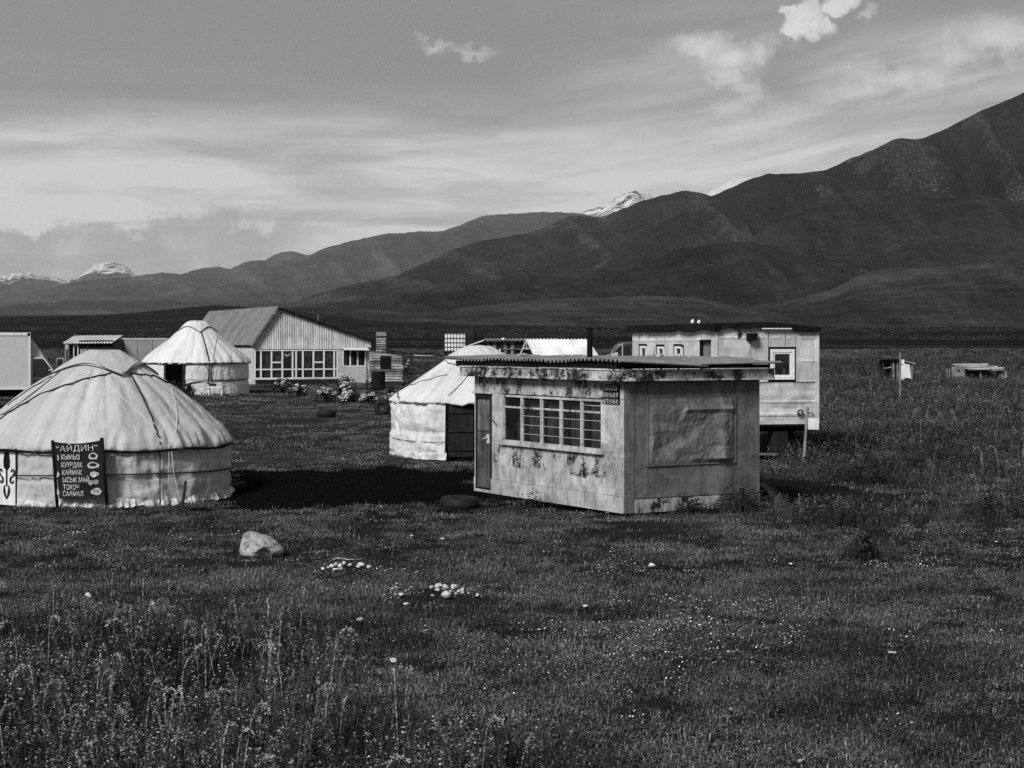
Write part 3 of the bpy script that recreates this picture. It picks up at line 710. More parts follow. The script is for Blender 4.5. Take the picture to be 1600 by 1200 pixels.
tube('crown_rope', [(e2(a)*math.sin(a), -e2(a)*math.cos(a), y2.zr(e2(a))+.07) for a in np.linspace(-math.pi, math.pi, 100)], .022, 'rope_black', y2.root, 5)
y2.rope([(315, 519), (321, 540), (327, 565)], .024)
y2.rope([(340, 525), (335, 548), (332, 566)], .010, 'print_grey')
def wp2(px, py, R):
    for D in np.linspace(82, 87, 800):
        p_ = W(px, py, D)-c2
        if math.hypot(p_.x, p_.y) <= R: return p_
    return p_
R2 = 2.62*k2
for a_, m_, r_ in ((((327, 564), (327, 580), (325, 600)), 'rope_black', .03), (((318, 566), (326, 580), (330, 592)), 'rope_black', .014), (((334, 566), (330, 582), (325, 600)), 'rope_black', .014), (((331, 566), (332, 600)), 'rope_black', .01)):
    tube('wall_rope', [wp2(x, y, R2) for x, y in a_], r_, m_, y2.root, 5)
y2.arc_rope(2.62*k2, lambda a: .97*k2, -math.pi, math.pi, .035, name='eave_rope', n=140)
pts = [wp2(x, y, R2) for x, y in ((288, 601), (300, 598), (320, 595), (345, 594.5), (370, 594), (385, 592))]
tube('girth_rope', pts, .026, 'rope_black', y2.root, 5)
q = MB(); 
for (px0, px1) in ((256, 259), (285, 289)):
    q = MB(); p0 = wp2(px0, 590, R2*.99); p1 = wp2(px1, 590, R2*.99); q.prism([(p0.x, p0.y-.02, zg2), (p1.x, p1.y-.02, zg2), (p1.x, p1.y-.02, .98*k2), (p0.x, p0.y-.02, .98*k2)], (0, .12, 0)); q.build('door_jamb', 'wood_dark', y2.root)
q = MB(); p0 = wp2(258, 590, R2*.97); p1 = wp2(287, 590, R2*.97); q.add([(p0.x, p0.y+1.0, zg2), (p1.x+.2, p1.y+1.3, zg2), (p1.x+.2, p1.y+1.3, 1.1*k2), (p0.x, p0.y+1.0, 1.1*k2)], [(0, 1, 2, 3)]); q.build('inner_curtain', 'felt_dark', y2.root)
# --- third yurt (behind the kiosk)
D3 = 45.0; Rpx3 = 138.; k3 = Rpx3*D3/F/2.645; c3 = Vector(((748-800)/F*D3, D3, 0)); c3.z = CAMZ+(HY-624)/F*D3-1.0*k3
g3 = gz1(c3.x-1, c3.y-2.3)
y3 = Yurt(c3, k3, 'white canvas yurt with dark double doors half hidden by the kiosk', 'canvas_third', 15)
y3.rr([(.02, 2.58), (.4, 2.54), (.88, 2.28), (1.25, 2.0), (1.69, 1.70), (2.2, 1.32), (2.5, 1.12), (2.6, 1.05), (2.645, 1.0)]); y3.ribs = 20; y3.roof(n=260, m=56)
zg3 = CAMZ+(HY-713)/F*(D3-1.9)-c3.z; a_d3 = wall_angle(c3, 2.57*k3, 696)
y3.wall(2.57*k3, zg3-.05, 1.02*k3, a_d3-4.9, a_d3, amp=.085, n=300)
y3.wall(2.61*k3, zg3-.08, zg3+.10, a_d3-4.9, a_d3+.02, name='skirt', amp=.08, n=260, m=4)
y3.crown(square_edge(1.15*k3, .88*k3, .5), lift=.02)
R3 = 2.57*k3
y3.arc_rope(R3+.03, lambda a: zg3+.42*(1.0-zg3)*.6+.02*math.sin(a*3), a_d3-4.8, a_d3, .008)
for a_, r_ in ((((690, 560), (700, 567), (735, 577)), .008), (((735, 583), (720, 600), (700, 620)), .006), (((628, 606), (660, 596), (700, 585)), .006), (((623, 606), (621, 613), (622, 622)), .012)):
    y3.rope(list(a_), r_)
q = MB(); a1_ = a_d3+.62
P0 = Vector((R3*math.sin(a_d3+.03), -R3*math.cos(a_d3+.03), 0)); P1 = Vector((R3*math.sin(a1_), -R3*math.cos(a1_)+.0, 0))
dd = (P1-P0); nrm = Vector((dd.y, -dd.x, 0)).normalized()
for k in range(2):
    q = MB(); s0 = P0+dd*(.5*k+.01); s1 = P0+dd*(.5*k+.485)
    q.prism([s0+Vector((0, 0, zg3)), s1+Vector((0, 0, zg3)), s1+Vector((0, 0, .95*k3)), s0+Vector((0, 0, .95*k3))], -nrm*.05)
    for zz in (.15, .5, .85):
        z_ = zg3+(.95*k3-zg3)*zz; q.beam(s0+nrm*.02+Vector((0, 0, z_)), s1+nrm*.02+Vector((0, 0, z_)), .03, .08)
    q.build('door', 'wood_dark', y3.root)
# ================================================================== KIOSK
def frame(px, py_b, D, z, deg): return Vector(((px-800)/F*D, D, z)), math.radians(deg)
ko = Vector(((975-800)/F*31, 31, -.02)); ka = math.atan2(1.49, 2.65)
kiosk = empty('kiosk', ko, ka, 'weathered pale metal kiosk with long window and peeling paint', 'kiosk')
kE = Matrix.Rotation(ka, 3, 'Z')
def onplane(o, ang, axis, px, py, off=0.0):
    """local point on the wall plane local-axis==off, seen at a picture position"""
    R = Matrix.Rotation(-ang, 3, 'Z'); c = R @ (Vector((0, 0, CAMZ))-o); d = R @ W(px, py, 1.0).__sub__(Vector((0, 0, CAMZ)))
    t = (off-c[axis])/d[axis]; return c+d*t
KL = 5.69; KW = 3.04; KH = 2.42
def kl(px, py, off=0.0): p = onplane(ko, ka, 0, px, py, off); return p.y, p.z
def kr(px, py, off=0.0): p = onplane(ko, ka, 1, px, py, off); return p.x, p.z
y_d0 = kl(768, 700)[0]; y_d1 = kl(744, 700)[0]; z_d0 = kl(755, 764)[1]; z_d1 = kl(755, 615)[1]
y_w0 = kl(942, 660)[0]; y_w1 = kl(787, 660)[0]; z_w1 = kl(942, 624.5)[1]; z_w0 = kl(942, 704)[1]
def wearL(p): return 1.0 if p[2] > 2.0 or (z_w0-.55 < p[2] < z_w0-.05) else (0.0 if p[2] > .4 else -.3)
# left wall: sheet panels between seams, around the door and window openings
sy = [0, 1.30, 2.5, 3.75, y_w1+.06, y_d0, y_d1, KL]; sy = sorted(set(sy)); sz = [0.0, .30, (z_w0-.02), z_w1+.02, KH]
def sheet(y0, y1_, z0, z1, nm='panel', m_='kiosk_paint', axis=0, off=0.0, amp=.012, th=.02, wear=wearL, parent=None, nn=None, dent=None):
    ny = max(2, int((y1_-y0)/.07)); nz = max(2, int((z1-z0)/.07)); q = MB(); g = .006
    ys = np.linspace(y0+g, y1_-g, ny); zs = np.linspace(z0+g*.5, z1-g*.5, nz); sd = rnd.random()*50
    YY, ZZ = np.meshgrid(ys, zs, indexing='ij'); f = (fbm(YY*1.5+sd, ZZ*1.5+sd, 3)-.5)*amp*2
    if dent is not None: f = f+dent(YY, ZZ)
    e = np.minimum(np.minimum(YY-ys[0], ys[-1]-YY), np.minimum(ZZ-zs[0], zs[-1]-ZZ)); f = f*np.clip(e/.08, 0, 1)-off
    P = [[((-f[i, j]) if False else (f[i, j] if axis == 0 else ys[i]), (ys[i] if axis == 0 else f[i, j]), zs[j]) for j in range(nz)] for i in range(ny)]
    q.grid(P if axis == 1 else [r[::-1] for r in P])
    # returned edges
    for (u0, w0), (u1, w1) in (((ys[0], zs[0]), (ys[-1], zs[0])), ((ys[0], zs[-1]), (ys[-1], zs[-1])), ((ys[0], zs[0]), (ys[0], zs[-1])), ((ys[-1], zs[0]), (ys[-1], zs[-1]))):
        if axis == 0: q.add([(-off, u0, w0), (-off, u1, w1), (-off+th, u1, w1), (-off+th, u0, w0)], [(0, 1, 2, 3)])
        else: q.add([(u0, -off, w0), (u1, -off, w1), (u1, -off+th, w1), (u0, -off+th, w0)], [(0, 1, 2, 3)])
    return q.build(nm, m_, parent or kiosk, smooth=False, wear=wear)
for i in range(len(sy)-1):
    for j in range(len(sz)-1):
        a, b_, c_, d_ = sy[i], sy[i+1], sz[j], sz[j+1]
        if b_-a < .03: continue
        inw = (a >= y_w0-.02 and b_ <= y_w1+.08) and j == 2
        if inw: continue
        if a < y_w0 < b_ and j == 2: b_ = y_w0
        if a < y_w1 < b_ and j == 2 and a >= y_w0: continue
        ind = a >= y_d0-.01 and b_ <= y_d1+.01
        if ind:
            if j == 0: d_ = z_d0
            elif j == 3: c_ = z_d1
            else: continue
            if j == 0: d_ = max(z_d0, .05)
        sheet(a, b_, c_, d_, nm='skirting' if j == 0 else 'panel', off=.02 if j == 0 else 0.0)
# right wall
rx0 = kr(991, 700)[0]; px0, pz1 = kr(1012, 621); px1, pz0 = kr(1147, 721)
wR = lambda p: 1.0 if p[2] < .35 else 0
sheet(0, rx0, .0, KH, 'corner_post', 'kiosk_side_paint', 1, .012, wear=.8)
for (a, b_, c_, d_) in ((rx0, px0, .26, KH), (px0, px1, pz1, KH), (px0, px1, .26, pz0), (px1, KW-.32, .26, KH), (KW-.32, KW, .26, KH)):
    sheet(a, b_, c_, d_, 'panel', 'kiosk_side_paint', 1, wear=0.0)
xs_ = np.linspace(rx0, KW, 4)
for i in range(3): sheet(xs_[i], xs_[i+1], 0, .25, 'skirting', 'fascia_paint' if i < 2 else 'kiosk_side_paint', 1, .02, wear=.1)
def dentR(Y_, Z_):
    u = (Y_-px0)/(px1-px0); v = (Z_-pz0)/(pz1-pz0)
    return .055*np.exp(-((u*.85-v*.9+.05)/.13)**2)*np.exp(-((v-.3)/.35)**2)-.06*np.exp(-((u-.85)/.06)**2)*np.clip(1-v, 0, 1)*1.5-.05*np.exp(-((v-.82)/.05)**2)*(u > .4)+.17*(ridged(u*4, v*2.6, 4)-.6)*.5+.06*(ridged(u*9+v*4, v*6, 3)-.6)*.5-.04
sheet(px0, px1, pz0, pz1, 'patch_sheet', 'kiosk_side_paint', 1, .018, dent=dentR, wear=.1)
q = MB(); q.box((px0-.03, -.03, pz0-.03), (px0, -.001, pz1+.03)); q.box((px1, -.03, pz0-.03), (px1+.03, -.001, pz1+.03)); q.box((px0, -.028, pz1), (px1, -.002, pz1+.025)); q.box((px0, -.028, pz0-.025), (px1, -.002, pz0)); q.build('patch_frame', 'kiosk_side_paint', kiosk, wear=.2)
box('inner_wall', (.06, .16, .05), (KW, .22, KH), 'interior', kiosk); box('inner_wall', (KW-.05, .12, .05), (KW, KL, KH), 'kiosk_side_paint', kiosk, wear=0.); box('inner_wall', (.05, KL-.02, .05), (KW, KL, KH), 'kiosk_paint', kiosk, wear=0.)
box('floor', (.02, .12, .02), (KW-.05, KL-.02, .05), 'wood_dark', kiosk); box('ceiling', (.0, .0, KH), (KW, KL, KH+.02), 'tar', kiosk)
for yy, xx in ((.5, .4), (2.8, .4), (5.2, .4), (.5, 2.6), (2.8, 2.6), (5.2, 2.6)): box('foundation_block', (xx-.2, yy-.2, -.35), (xx+.2, yy+.2, .02), 'stone', kiosk, jit=.01)
# door
dr = box('door', (.03, y_d0+.06, z_d0+.02), (.06, y_d1-.02, z_d1-.08), 'door_wood', kiosk)
zm = kl(755, 673)[1]; W_ = y_d1-y_d0
npl = 5
for k in range(npl):
    a = y_d0+.07+(W_-.10)*k/npl
    box('board', (.015, a+.004, z_d0+.03), (.03, a+(W_-.10)/npl-.004, zm-.02), 'door_wood', dr)
box('board', (.015, y_d0+.08, zm+.02), (.03, y_d1-.04, z_d1-.14), 'wood_grey_v', dr).active_material
q = MB(); q.box((.012, y_d0+.07, zm-.02), (.03, y_d1-.03, zm+.02)); q.build('rail', 'door_wood', dr)
q = MB(); yh = kl(763, 683)[0]; q.tube([(-.01, yh, zm-.12), (-.05, yh, zm-.13), (-.06, yh+.12, zm-.16)], .014, 6); q.box((-.012, yh-.06, zm-.25), (.015, yh+.06, zm-.06)); q.build('handle', 'metal_pale', dr)
q = MB(); q.box((-.015, y_d0-.02, z_d0), (.05, y_d0+.055, z_d1)); q.box((-.01, y_d1-.02, z_d0), (.05, y_d1+.01, z_d1)); q.box((-.012, y_d0+.055, z_d1-.07), (.05, y_d1-.02, z_d1)); q.build('door_frame', 'wood_dark', kiosk)
box('door_lintel', (-.06, y_d0-.06, z_d1+.005), (.0, y_d1+.06, z_d1+.04), 'kiosk_trim', kiosk, wear=.3)
tube('door_stay', [(-.03, kl(766, 650)[0], kl(766, 650)[1]), (-.09, kl(779, 660)[0], kl(779, 660)[1])], .013, 'metal_dark', kiosk)
# long window
wf = None
mull = [787, 816, 846.5, 877, 909.5, 942]
wy = [kl(x, 660)[0] for x in mull]
q = MB(); t_ = .045
q.box((-.03, y_w0-.0, z_w1-.04), (.06, y_w1, z_w1)); q.box((-.06, y_w0-.03, z_w0-.02), (.05, y_w1+.03, z_w0+.03))
for k, yy in enumerate(wy): w2 = .021 if k not in (0, 5) else .026; q.box((-.028, yy-w2, z_w0+.03), (.055, yy+w2, z_w1-.04))
wn = q.build('window', 'kiosk_trim', kiosk, wear=.2)
sillo = box('sill', (-.075, y_w0-.05, z_w0-.07), (.0, y_w1+.05, z_w0-.02), 'kiosk_trim', wn, wear=0.)
zt = z_w1-.24
for k in range(5):
    a, b_ = wy[k+1]+.021, wy[k]-.021
    q = MB(); q.box((-.012, a, zt-.018), (.03, b_, zt+.018))
    q.box((-.005, a, z_w0+.03), (.03, a+.022, z_w1-.04)); q.box((-.005, b_-.022, z_w0+.03), (.03, b_, z_w1-.04)); q.build('sash', 'kiosk_trim', wn, wear=.5)
    q = MB(); q.box((.012, a, z_w0+.03), (.016, b_, zt-.018)); q.build('pane', 'glass', wn); q = MB(); q.box((.012, a, zt+.018), (.016, b_, z_w1-.04)); q.build('pane', 'glass', wn)
    if k > 0:
        for j in range(3):
            zz = z_w0+.03+(zt-z_w0)*(j+.85)/3.9; q = MB(); q.tube([(-.006, a, zz), (-.006, b_, zz-.003)], .0055, 5); q.build('bar', 'metal_pale', wn)
    if k == 4: tube('bar', [(-.006, a, zt+.12), (-.006, b_, zt+.12)], .007, 'metal_pale', wn, 5)
    # curtain behind
    P = []; n_ = 26; a2, b2 = (a, b_-(.25*(b_-a) if k != 2 else 0))
    if k == 0: a2, b2 = a, a+(b_-a)*.5
    if k == 1: a2, b2 = a+(b_-a)*.3, b_
    for i in range(n_):
        t = i/(n_-1); yy = a2+(b2-a2)*t; xx = .13+.022*math.sin(t*26+k)+.01*math.sin(t*61); P.append([(xx, yy, z_w0-.05), (xx*1.05, yy, z_w1)])
    q = MB(); q.grid(P); q.build('curtain', 'curtain', wn, smooth=True)
# painted plate with phone numbers
ya, za = kl(943.5, 600, -.012); yb, zb_ = kl(968, 632, -.012)
pl = box('sign_plate', (-.014, yb, zb_), (-.004, ya, za), 'black', kiosk)
for txt, py, tw in (('ЭВАКУАТОР', 609.5, 22), ('•0702 96-43-97', 620.5, 23), ('•0770 59-00-90', 630.5, 23)):
    yy0 = kl(944, py)[0]; zz = kl(944, py)[1]; wdt = yy0-kl(944+tw, py)[0]
    o, wd = text_mesh(txt, 8.0/F*31.2, 'print_white', pl, bold=.008); o.rotation_euler = (0, 0, -math.pi/2); o.scale.x = wdt/wd; o.location = (-.019, yy0, zz)
# fascia and roof
ov = .17
for a, b_ in ((-.17, .8), (.8, 1.75), (1.75, 2.7), (2.7, 3.65), (3.65, 4.6), (4.6, KL+.3)):
    q = MB(); q.box((-ov-.02, a+.004, KH-.02), (-ov, b_-.004, KH+.17)); q.build('fascia_board', 'fascia_paint', kiosk, wear=.6)
    q = MB(); q.box((-ov-.045, a+.004, KH-.035), (-ov-.02, b_-.004, KH+.005)); q.box((-ov-.04, a+.004, KH+.155), (-ov-.02, b_-.004, KH+.18)); q.build('fascia_trim', 'kiosk_trim', kiosk, wear=1.0)
for a, b_ in ((-ov-.02, .75), (.75, 1.6), (1.6, 2.4), (2.4, KW+.2)):
    q = MB(); q.box((a+.004, -ov-.022, KH-.02), (b_-.004, -ov-.002, KH+.17)); q.build('fascia_board', 'fascia_paint', kiosk, wear=.45)
    q = MB(); q.box((a+.004, -ov-.045, KH-.035), (b_-.004, -ov-.022, KH+.0)); q.box((a+.004, -ov-.04, KH+.155), (b_-.004, -ov-.022, KH+.175)); q.build('fascia_trim', 'kiosk_trim', kiosk, wear=.6)
box('soffit', (-ov, -ov, KH+.0), (KW+.15, KL+.3, KH+.018), 'black', kiosk)
box('roof_beam', (-ov-.05, -ov+.1, KH+.185), (-ov+.05, KL+.42, KH+.29), 'tar', kiosk); box('roof_beam', (-ov+.1, -ov-.01, KH+.185), (KW+.1, -ov+.06, KH+.25), 'tar', kiosk)
box('roof_beam', (.5, -.1, KH+.19), (.6, KL+.3, KH+.28), 'wood_dark', kiosk); box('roof_beam', (1.6, -.1, KH+.19), (1.7, KL+.3, KH+.27), 'wood_dark', kiosk); box('roof_beam', (2.7, -.1, KH+.19), (2.8, KL+.3, KH+.27), 'wood_dark', kiosk)
def corr_sheet(x0, x1, y0, y1_, zf, pitch, amp, mt, parent, axis='x', nm='roof_sheet', th=.012, nseg=6):
    """corrugated sheet; ridges run along x; zf(x,y) gives the height"""
    n = int((y1_-y0)/pitch*6)+1; xs = np.linspace(x0, x1, nseg); ys = np.linspace(y0, y1_, n); q = MB()
    def tri(t): t = t % 1.0; return 4*abs(t-.5)-1
    top = [[(x, y, zf(x, y)+amp*(math.sin(2*math.pi*y/pitch)*.75+tri(y/pitch+.25)*.25)) for x in xs] for y in ys]
    bot = [[(x, y, z-th) for x, y, z in r] for r in top]
    q.grid([r[::-1] for r in top]); q.grid(bot)
    for e in (0, -1):
        for i in range(n-1): q.add([top[i][e], top[i+1][e], bot[i+1][e], bot[i][e]], [(0, 1, 2, 3)])
        for j in range(nseg-1): q.add([top[e][j], top[e][j+1], bot[e][j+1], bot[e][j]], [(0, 1, 2, 3)])
    return q.build(nm, mt, parent)
edges = np.linspace(-.35, KL+.78, 9)
zR = KH+.335
for i in range(8):
    dz = rnd.uniform(-.006, .006)
    corr_sheet(-.31+rnd.uniform(-.02, .02), 1.6, edges[i], edges[i+1]+.06, lambda x, y, dz=dz, i=i: zR+dz+.012*(i % 2)+(.022*min(1, max(0, y)/1.5)-.05*(1-min(1, max(0, y)/1.5)))*x+.012*math.sin(y*2.1), .142, .055, 'asbestos', kiosk)
for i in range(7):
    dz = rnd.uniform(-.008, .008)
    corr_sheet(1.45, 3.35+rnd.uniform(-.05, .05), edges[i], edges[i+1]+.06, lambda x, y, dz=dz, i=i: zR-.055+dz+.012*(i % 2)+.02*(x-1.4)*.5+.06*min(1, max(0, y)/1.5), .142, .036, 'asbestos', kiosk)
# chimney pipe on the kiosk roof
pp = onplane(ko, ka, 1, 921.5, 555, 2.2)
ch = MB(); ch.tube([(pp.x, 2.2, KH+.2), (pp.x, 2.2, CAMZ+(HY-513)/F*33.3-ko.z)], .055, 12); ch.tube([(pp.x, 2.2, CAMZ+(HY-515)/F*33.3-ko.z), (pp.x, 2.2, CAMZ+(HY-512)/F*33.3-ko.z)], .062, 12); ch.build('chimney_pipe', 'black', kiosk, smooth=False)

# ================================================================== TRAILER HOUSE
to = Vector(((1118-800)/F*43, 43, 0)); ta = math.radians(15)
TZ0 = CAMZ+(HY-664)/F*43.2; TZ1 = CAMZ+(HY-512)/F*43.1
trailer = empty('trailer_house', to, ta, 'pale panelled trailer house with a framed window standing behind the kiosk', 'trailer house')
TW = onplane(to, ta, 1, 1279, 600).x; TL = 6.1
def tr(px, py, off=0.0): p = onplane(to, ta, 1, px, py, off); return p.x, p.z
def tl(px, py, off=0.0): p = onplane(to, ta, 0, px, py, off); return p.y, p.z
wx0, wz1 = tr(1203, 545.5); wx1, wz0 = tr(1240.5, 593)
cs = [0, tr(1173, 600)[0], tr(1227, 600)[0], TW]
zm_ = tr(1200, 597)[1]; rows = [TZ0, zm_, TZ1]
def ribs(zr): 
    def f(Y_, Z_):
        o_ = 0
        for z in zr: o_ = o_-.028*np.exp(-((Z_-z)/.017)**2)
        return o_
    return f
def tsheet(a, b_, c_, d_, rl, axis, mt, amp=.03, wear=0.0):
    ny = max(3, int((b_-a)/.05)); nz = max(3, int((d_-c_)/.022)); q = MB(); g = .007; sd = rnd.random()*60
    ys = np.linspace(a+g, b_-g, ny); zs = np.linspace(c_+g, d_-g, nz); YY, ZZ = np.meshgrid(ys, zs, indexing='ij')
    f = (ridged(YY*1.1+sd, ZZ*1.1+sd, 3)-.6)*amp+(fbm(YY*2+sd, ZZ*2, 3)-.5)*amp*.5
    ed_ = np.clip(np.minimum(YY-ys[0], ys[-1]-YY)/.08, 0, 1)
    f = f*np.clip(np.minimum(np.minimum(YY-ys[0], ys[-1]-YY), np.minimum(ZZ-zs[0], zs[-1]-ZZ))/.1, 0, 1)
    for z in rl: f = f-.022*np.exp(-((ZZ-z)/.020)**2)*np.clip((np.minimum(YY-ys[0], ys[-1]-YY)-.06)/.05, 0, 1)
    P = [[((f[i, j], ys[i], zs[j]) if axis == 0 else (ys[i], f[i, j], zs[j])) for j in range(nz)] for i in range(ny)]
    q.grid(P if axis == 1 else [r[::-1] for r in P])
    return q.build('panel', mt, trailer, smooth=True, wear=wear)
r_z = [tr(1240, y)[1] for y in (528, 564, 596.5, 628, 647)]
for i in range(3):
    a, b_ = cs[i], cs[i+1]
    # upper row split round the window
    if b_ <= wx0 or a >= wx1: tsheet(a, b_, zm_, TZ1, r_z, 1, 'trailer_paint')
    elif i == 1:
        tsheet(a, wx0-.04, zm_, TZ1, r_z, 1, 'trailer_paint'); tsheet(wx0-.04, b_, wz1+.05, TZ1, r_z, 1, 'trailer_paint')
    else:
        tsheet(a, wx1+.05, wz1+.05, TZ1, r_z, 1, 'trailer_paint'); tsheet(wx1+.05, b_, zm_, TZ1, r_z, 1, 'trailer_paint')
xs_ = [0, tr(1172, 640)[0], TW]
for i in range(2): tsheet(xs_[i], xs_[i+1], TZ0+.20, zm_, r_z, 1, 'trailer_paint', amp=.12); tsheet(xs_[i], xs_[i+1], TZ0, TZ0+.20, [], 1, 'trailer_paint', .02)
box('corner_trim', (TW-.09, -.02, TZ0), (TW+.01, .0, TZ1), 'trailer_paint_side', trailer, wear=0.); box('corner_trim', (-.02, -.025, TZ0), (.05, -.001, TZ1), 'trailer_paint_side', trailer, wear=0.4)
# left long wall with three narrow windows and a door
wl = [(1000, 1009.5, 540), (1027, 1037, 541), (1054, 1064.5, 540.5)]
lw = []
for (pa, pb, pt) in wl:
    y1_, z1_ = tl(pa, pt); y0_, _ = tl(pb, pt); lw.append((y0_, y1_, z1_-.75, z1_))
dy0 = tl(1111, 540)[0]; dy1 = tl(1096, 540)[0]; dz1 = tl(1100, 533)[1]
bays = [tl(x, 530)[0] for x in (1117.9, 1111, 1096, 1083, 1068.5, 1053, 1038, 1026, 1011, 999, 988)]
bays[0] = 0.02
zl = [TZ0, TZ1-.78, TZ1]
for i in range(len(bays)-1):
    a, b_ = bays[i], bays[i+1]; hit = [w_ for w_ in lw if w_[0] < (a+b_)/2 < w_[1]]
    rl = [tl((1118 if i < 1 else 1050), 518)[1], tl(1050, 532)[1]]
    if i == 1: tsheet(a, b_, dz1+.03, TZ1, rl[:1], 0, 'trailer_paint_side', .02)
    elif hit:
        w_ = hit[0]; tsheet(a, b_, w_[3]+.02, TZ1, rl, 0, 'trailer_paint_side', .02); tsheet(a, b_, TZ0, w_[2]-.02, [], 0, 'trailer_paint_side', .02)
    else: tsheet(a, b_, TZ0, TZ1, rl, 0, 'trailer_paint_side', .02)
TL = bays[-1]
q = MB(); y0_, y1_ = dy0+.02, dy1; q.box((.03, y0_, TZ0+.02), (.06, y1_, dz1)); dd_ = q.build('door', 'container_grey', trailer)
q = MB(); q.box((-.05, y1_-.06, TZ0+.02), (.03, y1_, dz1)); q.box((-.08, y0_, dz1), (.03, y1_, dz1+.03)); q.build('door_frame', 'tar', trailer)
for (a, b_, c_, d_) in lw:
    q = MB(); q.box((-.01, b_-.10, c_), (.05, b_-.0, d_)); q.box((-.01, a, d_-.07), (.05, b_-.10, d_)); q.box((-.01, a, c_), (.05, a+.06, d_-.07)); q.box((-.01, a+.06, c_), (.05, b_-.10, c_+.06)); wnd = q.build('window', 'white_frame', trailer)
    q = MB(); q.box((-.02, a-.04, d_+.0), (.04, b_+.04, d_+.05)); q.box((-.018, b_, c_), (.04, b_+.05, d_)); q.build('reveal', 'tar', wnd)
    box('pane', (.03, a+.06, c_+.06), (.04, b_-.10, d_-.07), 'glass', wnd); box('curtain', (.10, a-.1, c_), (.12, b_-.25, d_), 'curtain', wnd)
# right window
q = MB(); e = .075; q.box((wx0, -.045, wz0), (wx0+e, .04, wz1)); q.box((wx1-e, -.045, wz0), (wx1, .04, wz1)); q.box((wx0+e, -.045, wz1-e), (wx1-e, .04, wz1)); q.box((wx0+e, -.045, wz0), (wx1-e, .04, wz0+e)); wnd = q.build('window', 'white_frame', trailer)
q = MB(); i_ = .045; a0_, a1_, b0_, b1_ = wx0+e, wx1-e, wz0+e, wz1-e
q.box((a0_+.004, -.03, b0_), (a0_+i_, .03, b1_)); q.box((a1_-i_, -.03, b0_), (a1_-.004, .03, b1_)); q.box((a0_+i_, -.03, b1_-i_), (a1_-i_, .03, b1_)); q.box((a0_+i_, -.03, b0_), (a1_-i_, .03, b0_+i_)); q.build('sash', 'white_frame', wnd)
q = MB(); g_ = .035; q.box((wx0-g_, -.012, wz0-g_), (wx0, .03, wz1+g_)); q.box((wx1, -.012, wz0-g_), (wx1+g_, .03, wz1+g_)); q.box((wx0, -.012, wz1), (wx1, .03, wz1+g_)); q.box((wx0, -.012, wz0-g_), (wx1, .03, wz0)); q.build('reveal', 'black', wnd)
box('pane', (a0_, .0, b0_), (a1_, .006, b1_), 'glass', wnd); box('bottle', (a1_-.16, .12, b0_-.02), (a1_-.11, .17, b0_+.2), 'metal_pale', wnd)
# body behind, roof, chassis
q = MB(); q.box((TW-.04, .03, TZ0), (TW, TL, TZ1)); q.box((.03, TL-.03, TZ0), (TW-.04, TL, TZ1)); q.box((.03, .03, TZ0-.02), (TW-.04, TL-.03, TZ0+.02)); q.build('rear_wall', 'trailer_paint', trailer, wear=0.)
rt = []
for px, py in ((1118, 505), (1150, 503.5), (1206, 503), (1245, 507), (1283, 511)): rt.append(tr(px, py, -.12))
q = MB(); P = []
for x, z in rt: P.append((x, z))
for i in range(len(P)-1):
    (xa, z_a), (xb, z_b) = P[i], P[i+1]
    q.hexa([(xa, -.12, z_a-.17), (xb, -.12, z_b-.12), (xb, .1, z_b-.12), (xa, .1, z_a-.17), (xa, -.12, z_a), (xb, -.12, z_b), (xb, .1, z_b), (xa, .1, z_a)])
q.build('roof_edge', 'tar', trailer)
zt0 = rt[0][1]
q = MB()
for i in range(8):
    a, b_ = -.12+(TL+.3)*i/8, -.12+(TL+.3)*(i+1)/8; d1_, d2_ = .16+rnd.uniform(-.02, .05), .16+rnd.uniform(-.02, .05)
    q.hexa([(-.13, a, zt0-d1_), (.1, a, zt0-d1_), (.1, b_, zt0-d2_), (-.13, b_, zt0-d2_), (-.13, a, zt0+.0), (.1, a, zt0+.0), (.1, b_, zt0+.01), (-.13, b_, zt0+.01)])
q.build('roof_edge', 'tar', trailer)
q = MB()
for i in range(len(P)-1):
    (xa, z_a), (xb, z_b) = P[i], P[i+1]; q.hexa([(xa, .1, z_a-.1), (xb, .1, z_b-.1), (xb, TL+.15, z_b-.1), (xa, TL+.15, z_a-.1), (xa, .1, z_a-.02), (xb, .1, z_b-.02), (xb, TL+.15, z_b-.02), (xa, TL+.15, z_a-.02)])
q.build('roof', 'tar', trailer)
q = MB(); q.box((1.2, -.125, rt[1][1]-.17), (2.0, -.10, rt[1][1]-.14)); q.build('torn_strip', 'white_paint', trailer)
vx, vz = tr(1174, 526.5, -.1); q = MB(); q.box((vx-.10, -.22, vz-.09), (vx+.10, -.0, vz+.09)); q.box((vx+.1, -.12, vz+.02), (vx+.17, -.02, vz+.1)); q.build('vent_box', 'black', trailer)
q = MB(); vx2, vz2 = tr(1155, 523, -.02); q.tube([(vx2, -.03, vz2+.12), (vx2+.02, -.05, vz2), (vx2-.03, -.03, vz2-.08)], .018, 6); q.tube([(vx2-.05, -.03, vz2), (vx2+.06, -.03, vz2+.03)], .02, 6); q.build('wall_bracket', 'black', trailer)
q = MB(); q.beam((0, .3, TZ0-.11), (TW, .3, TZ0-.11), .12, .14); q.beam((.1, TL-.4, TZ0-.11), (TW, TL-.4, TZ0-.11), .12, .14)
for x in (.5, TW-.5): q.beam((x, .1, TZ0-.06), (x, TL-.1, TZ0-.06), .1, .09)
q.box((.02, -.02, TZ0-.05), (TW, .04, TZ0)); q.build('chassis', 'black', trailer)
gt = gz1(to.x+1, 43.5)
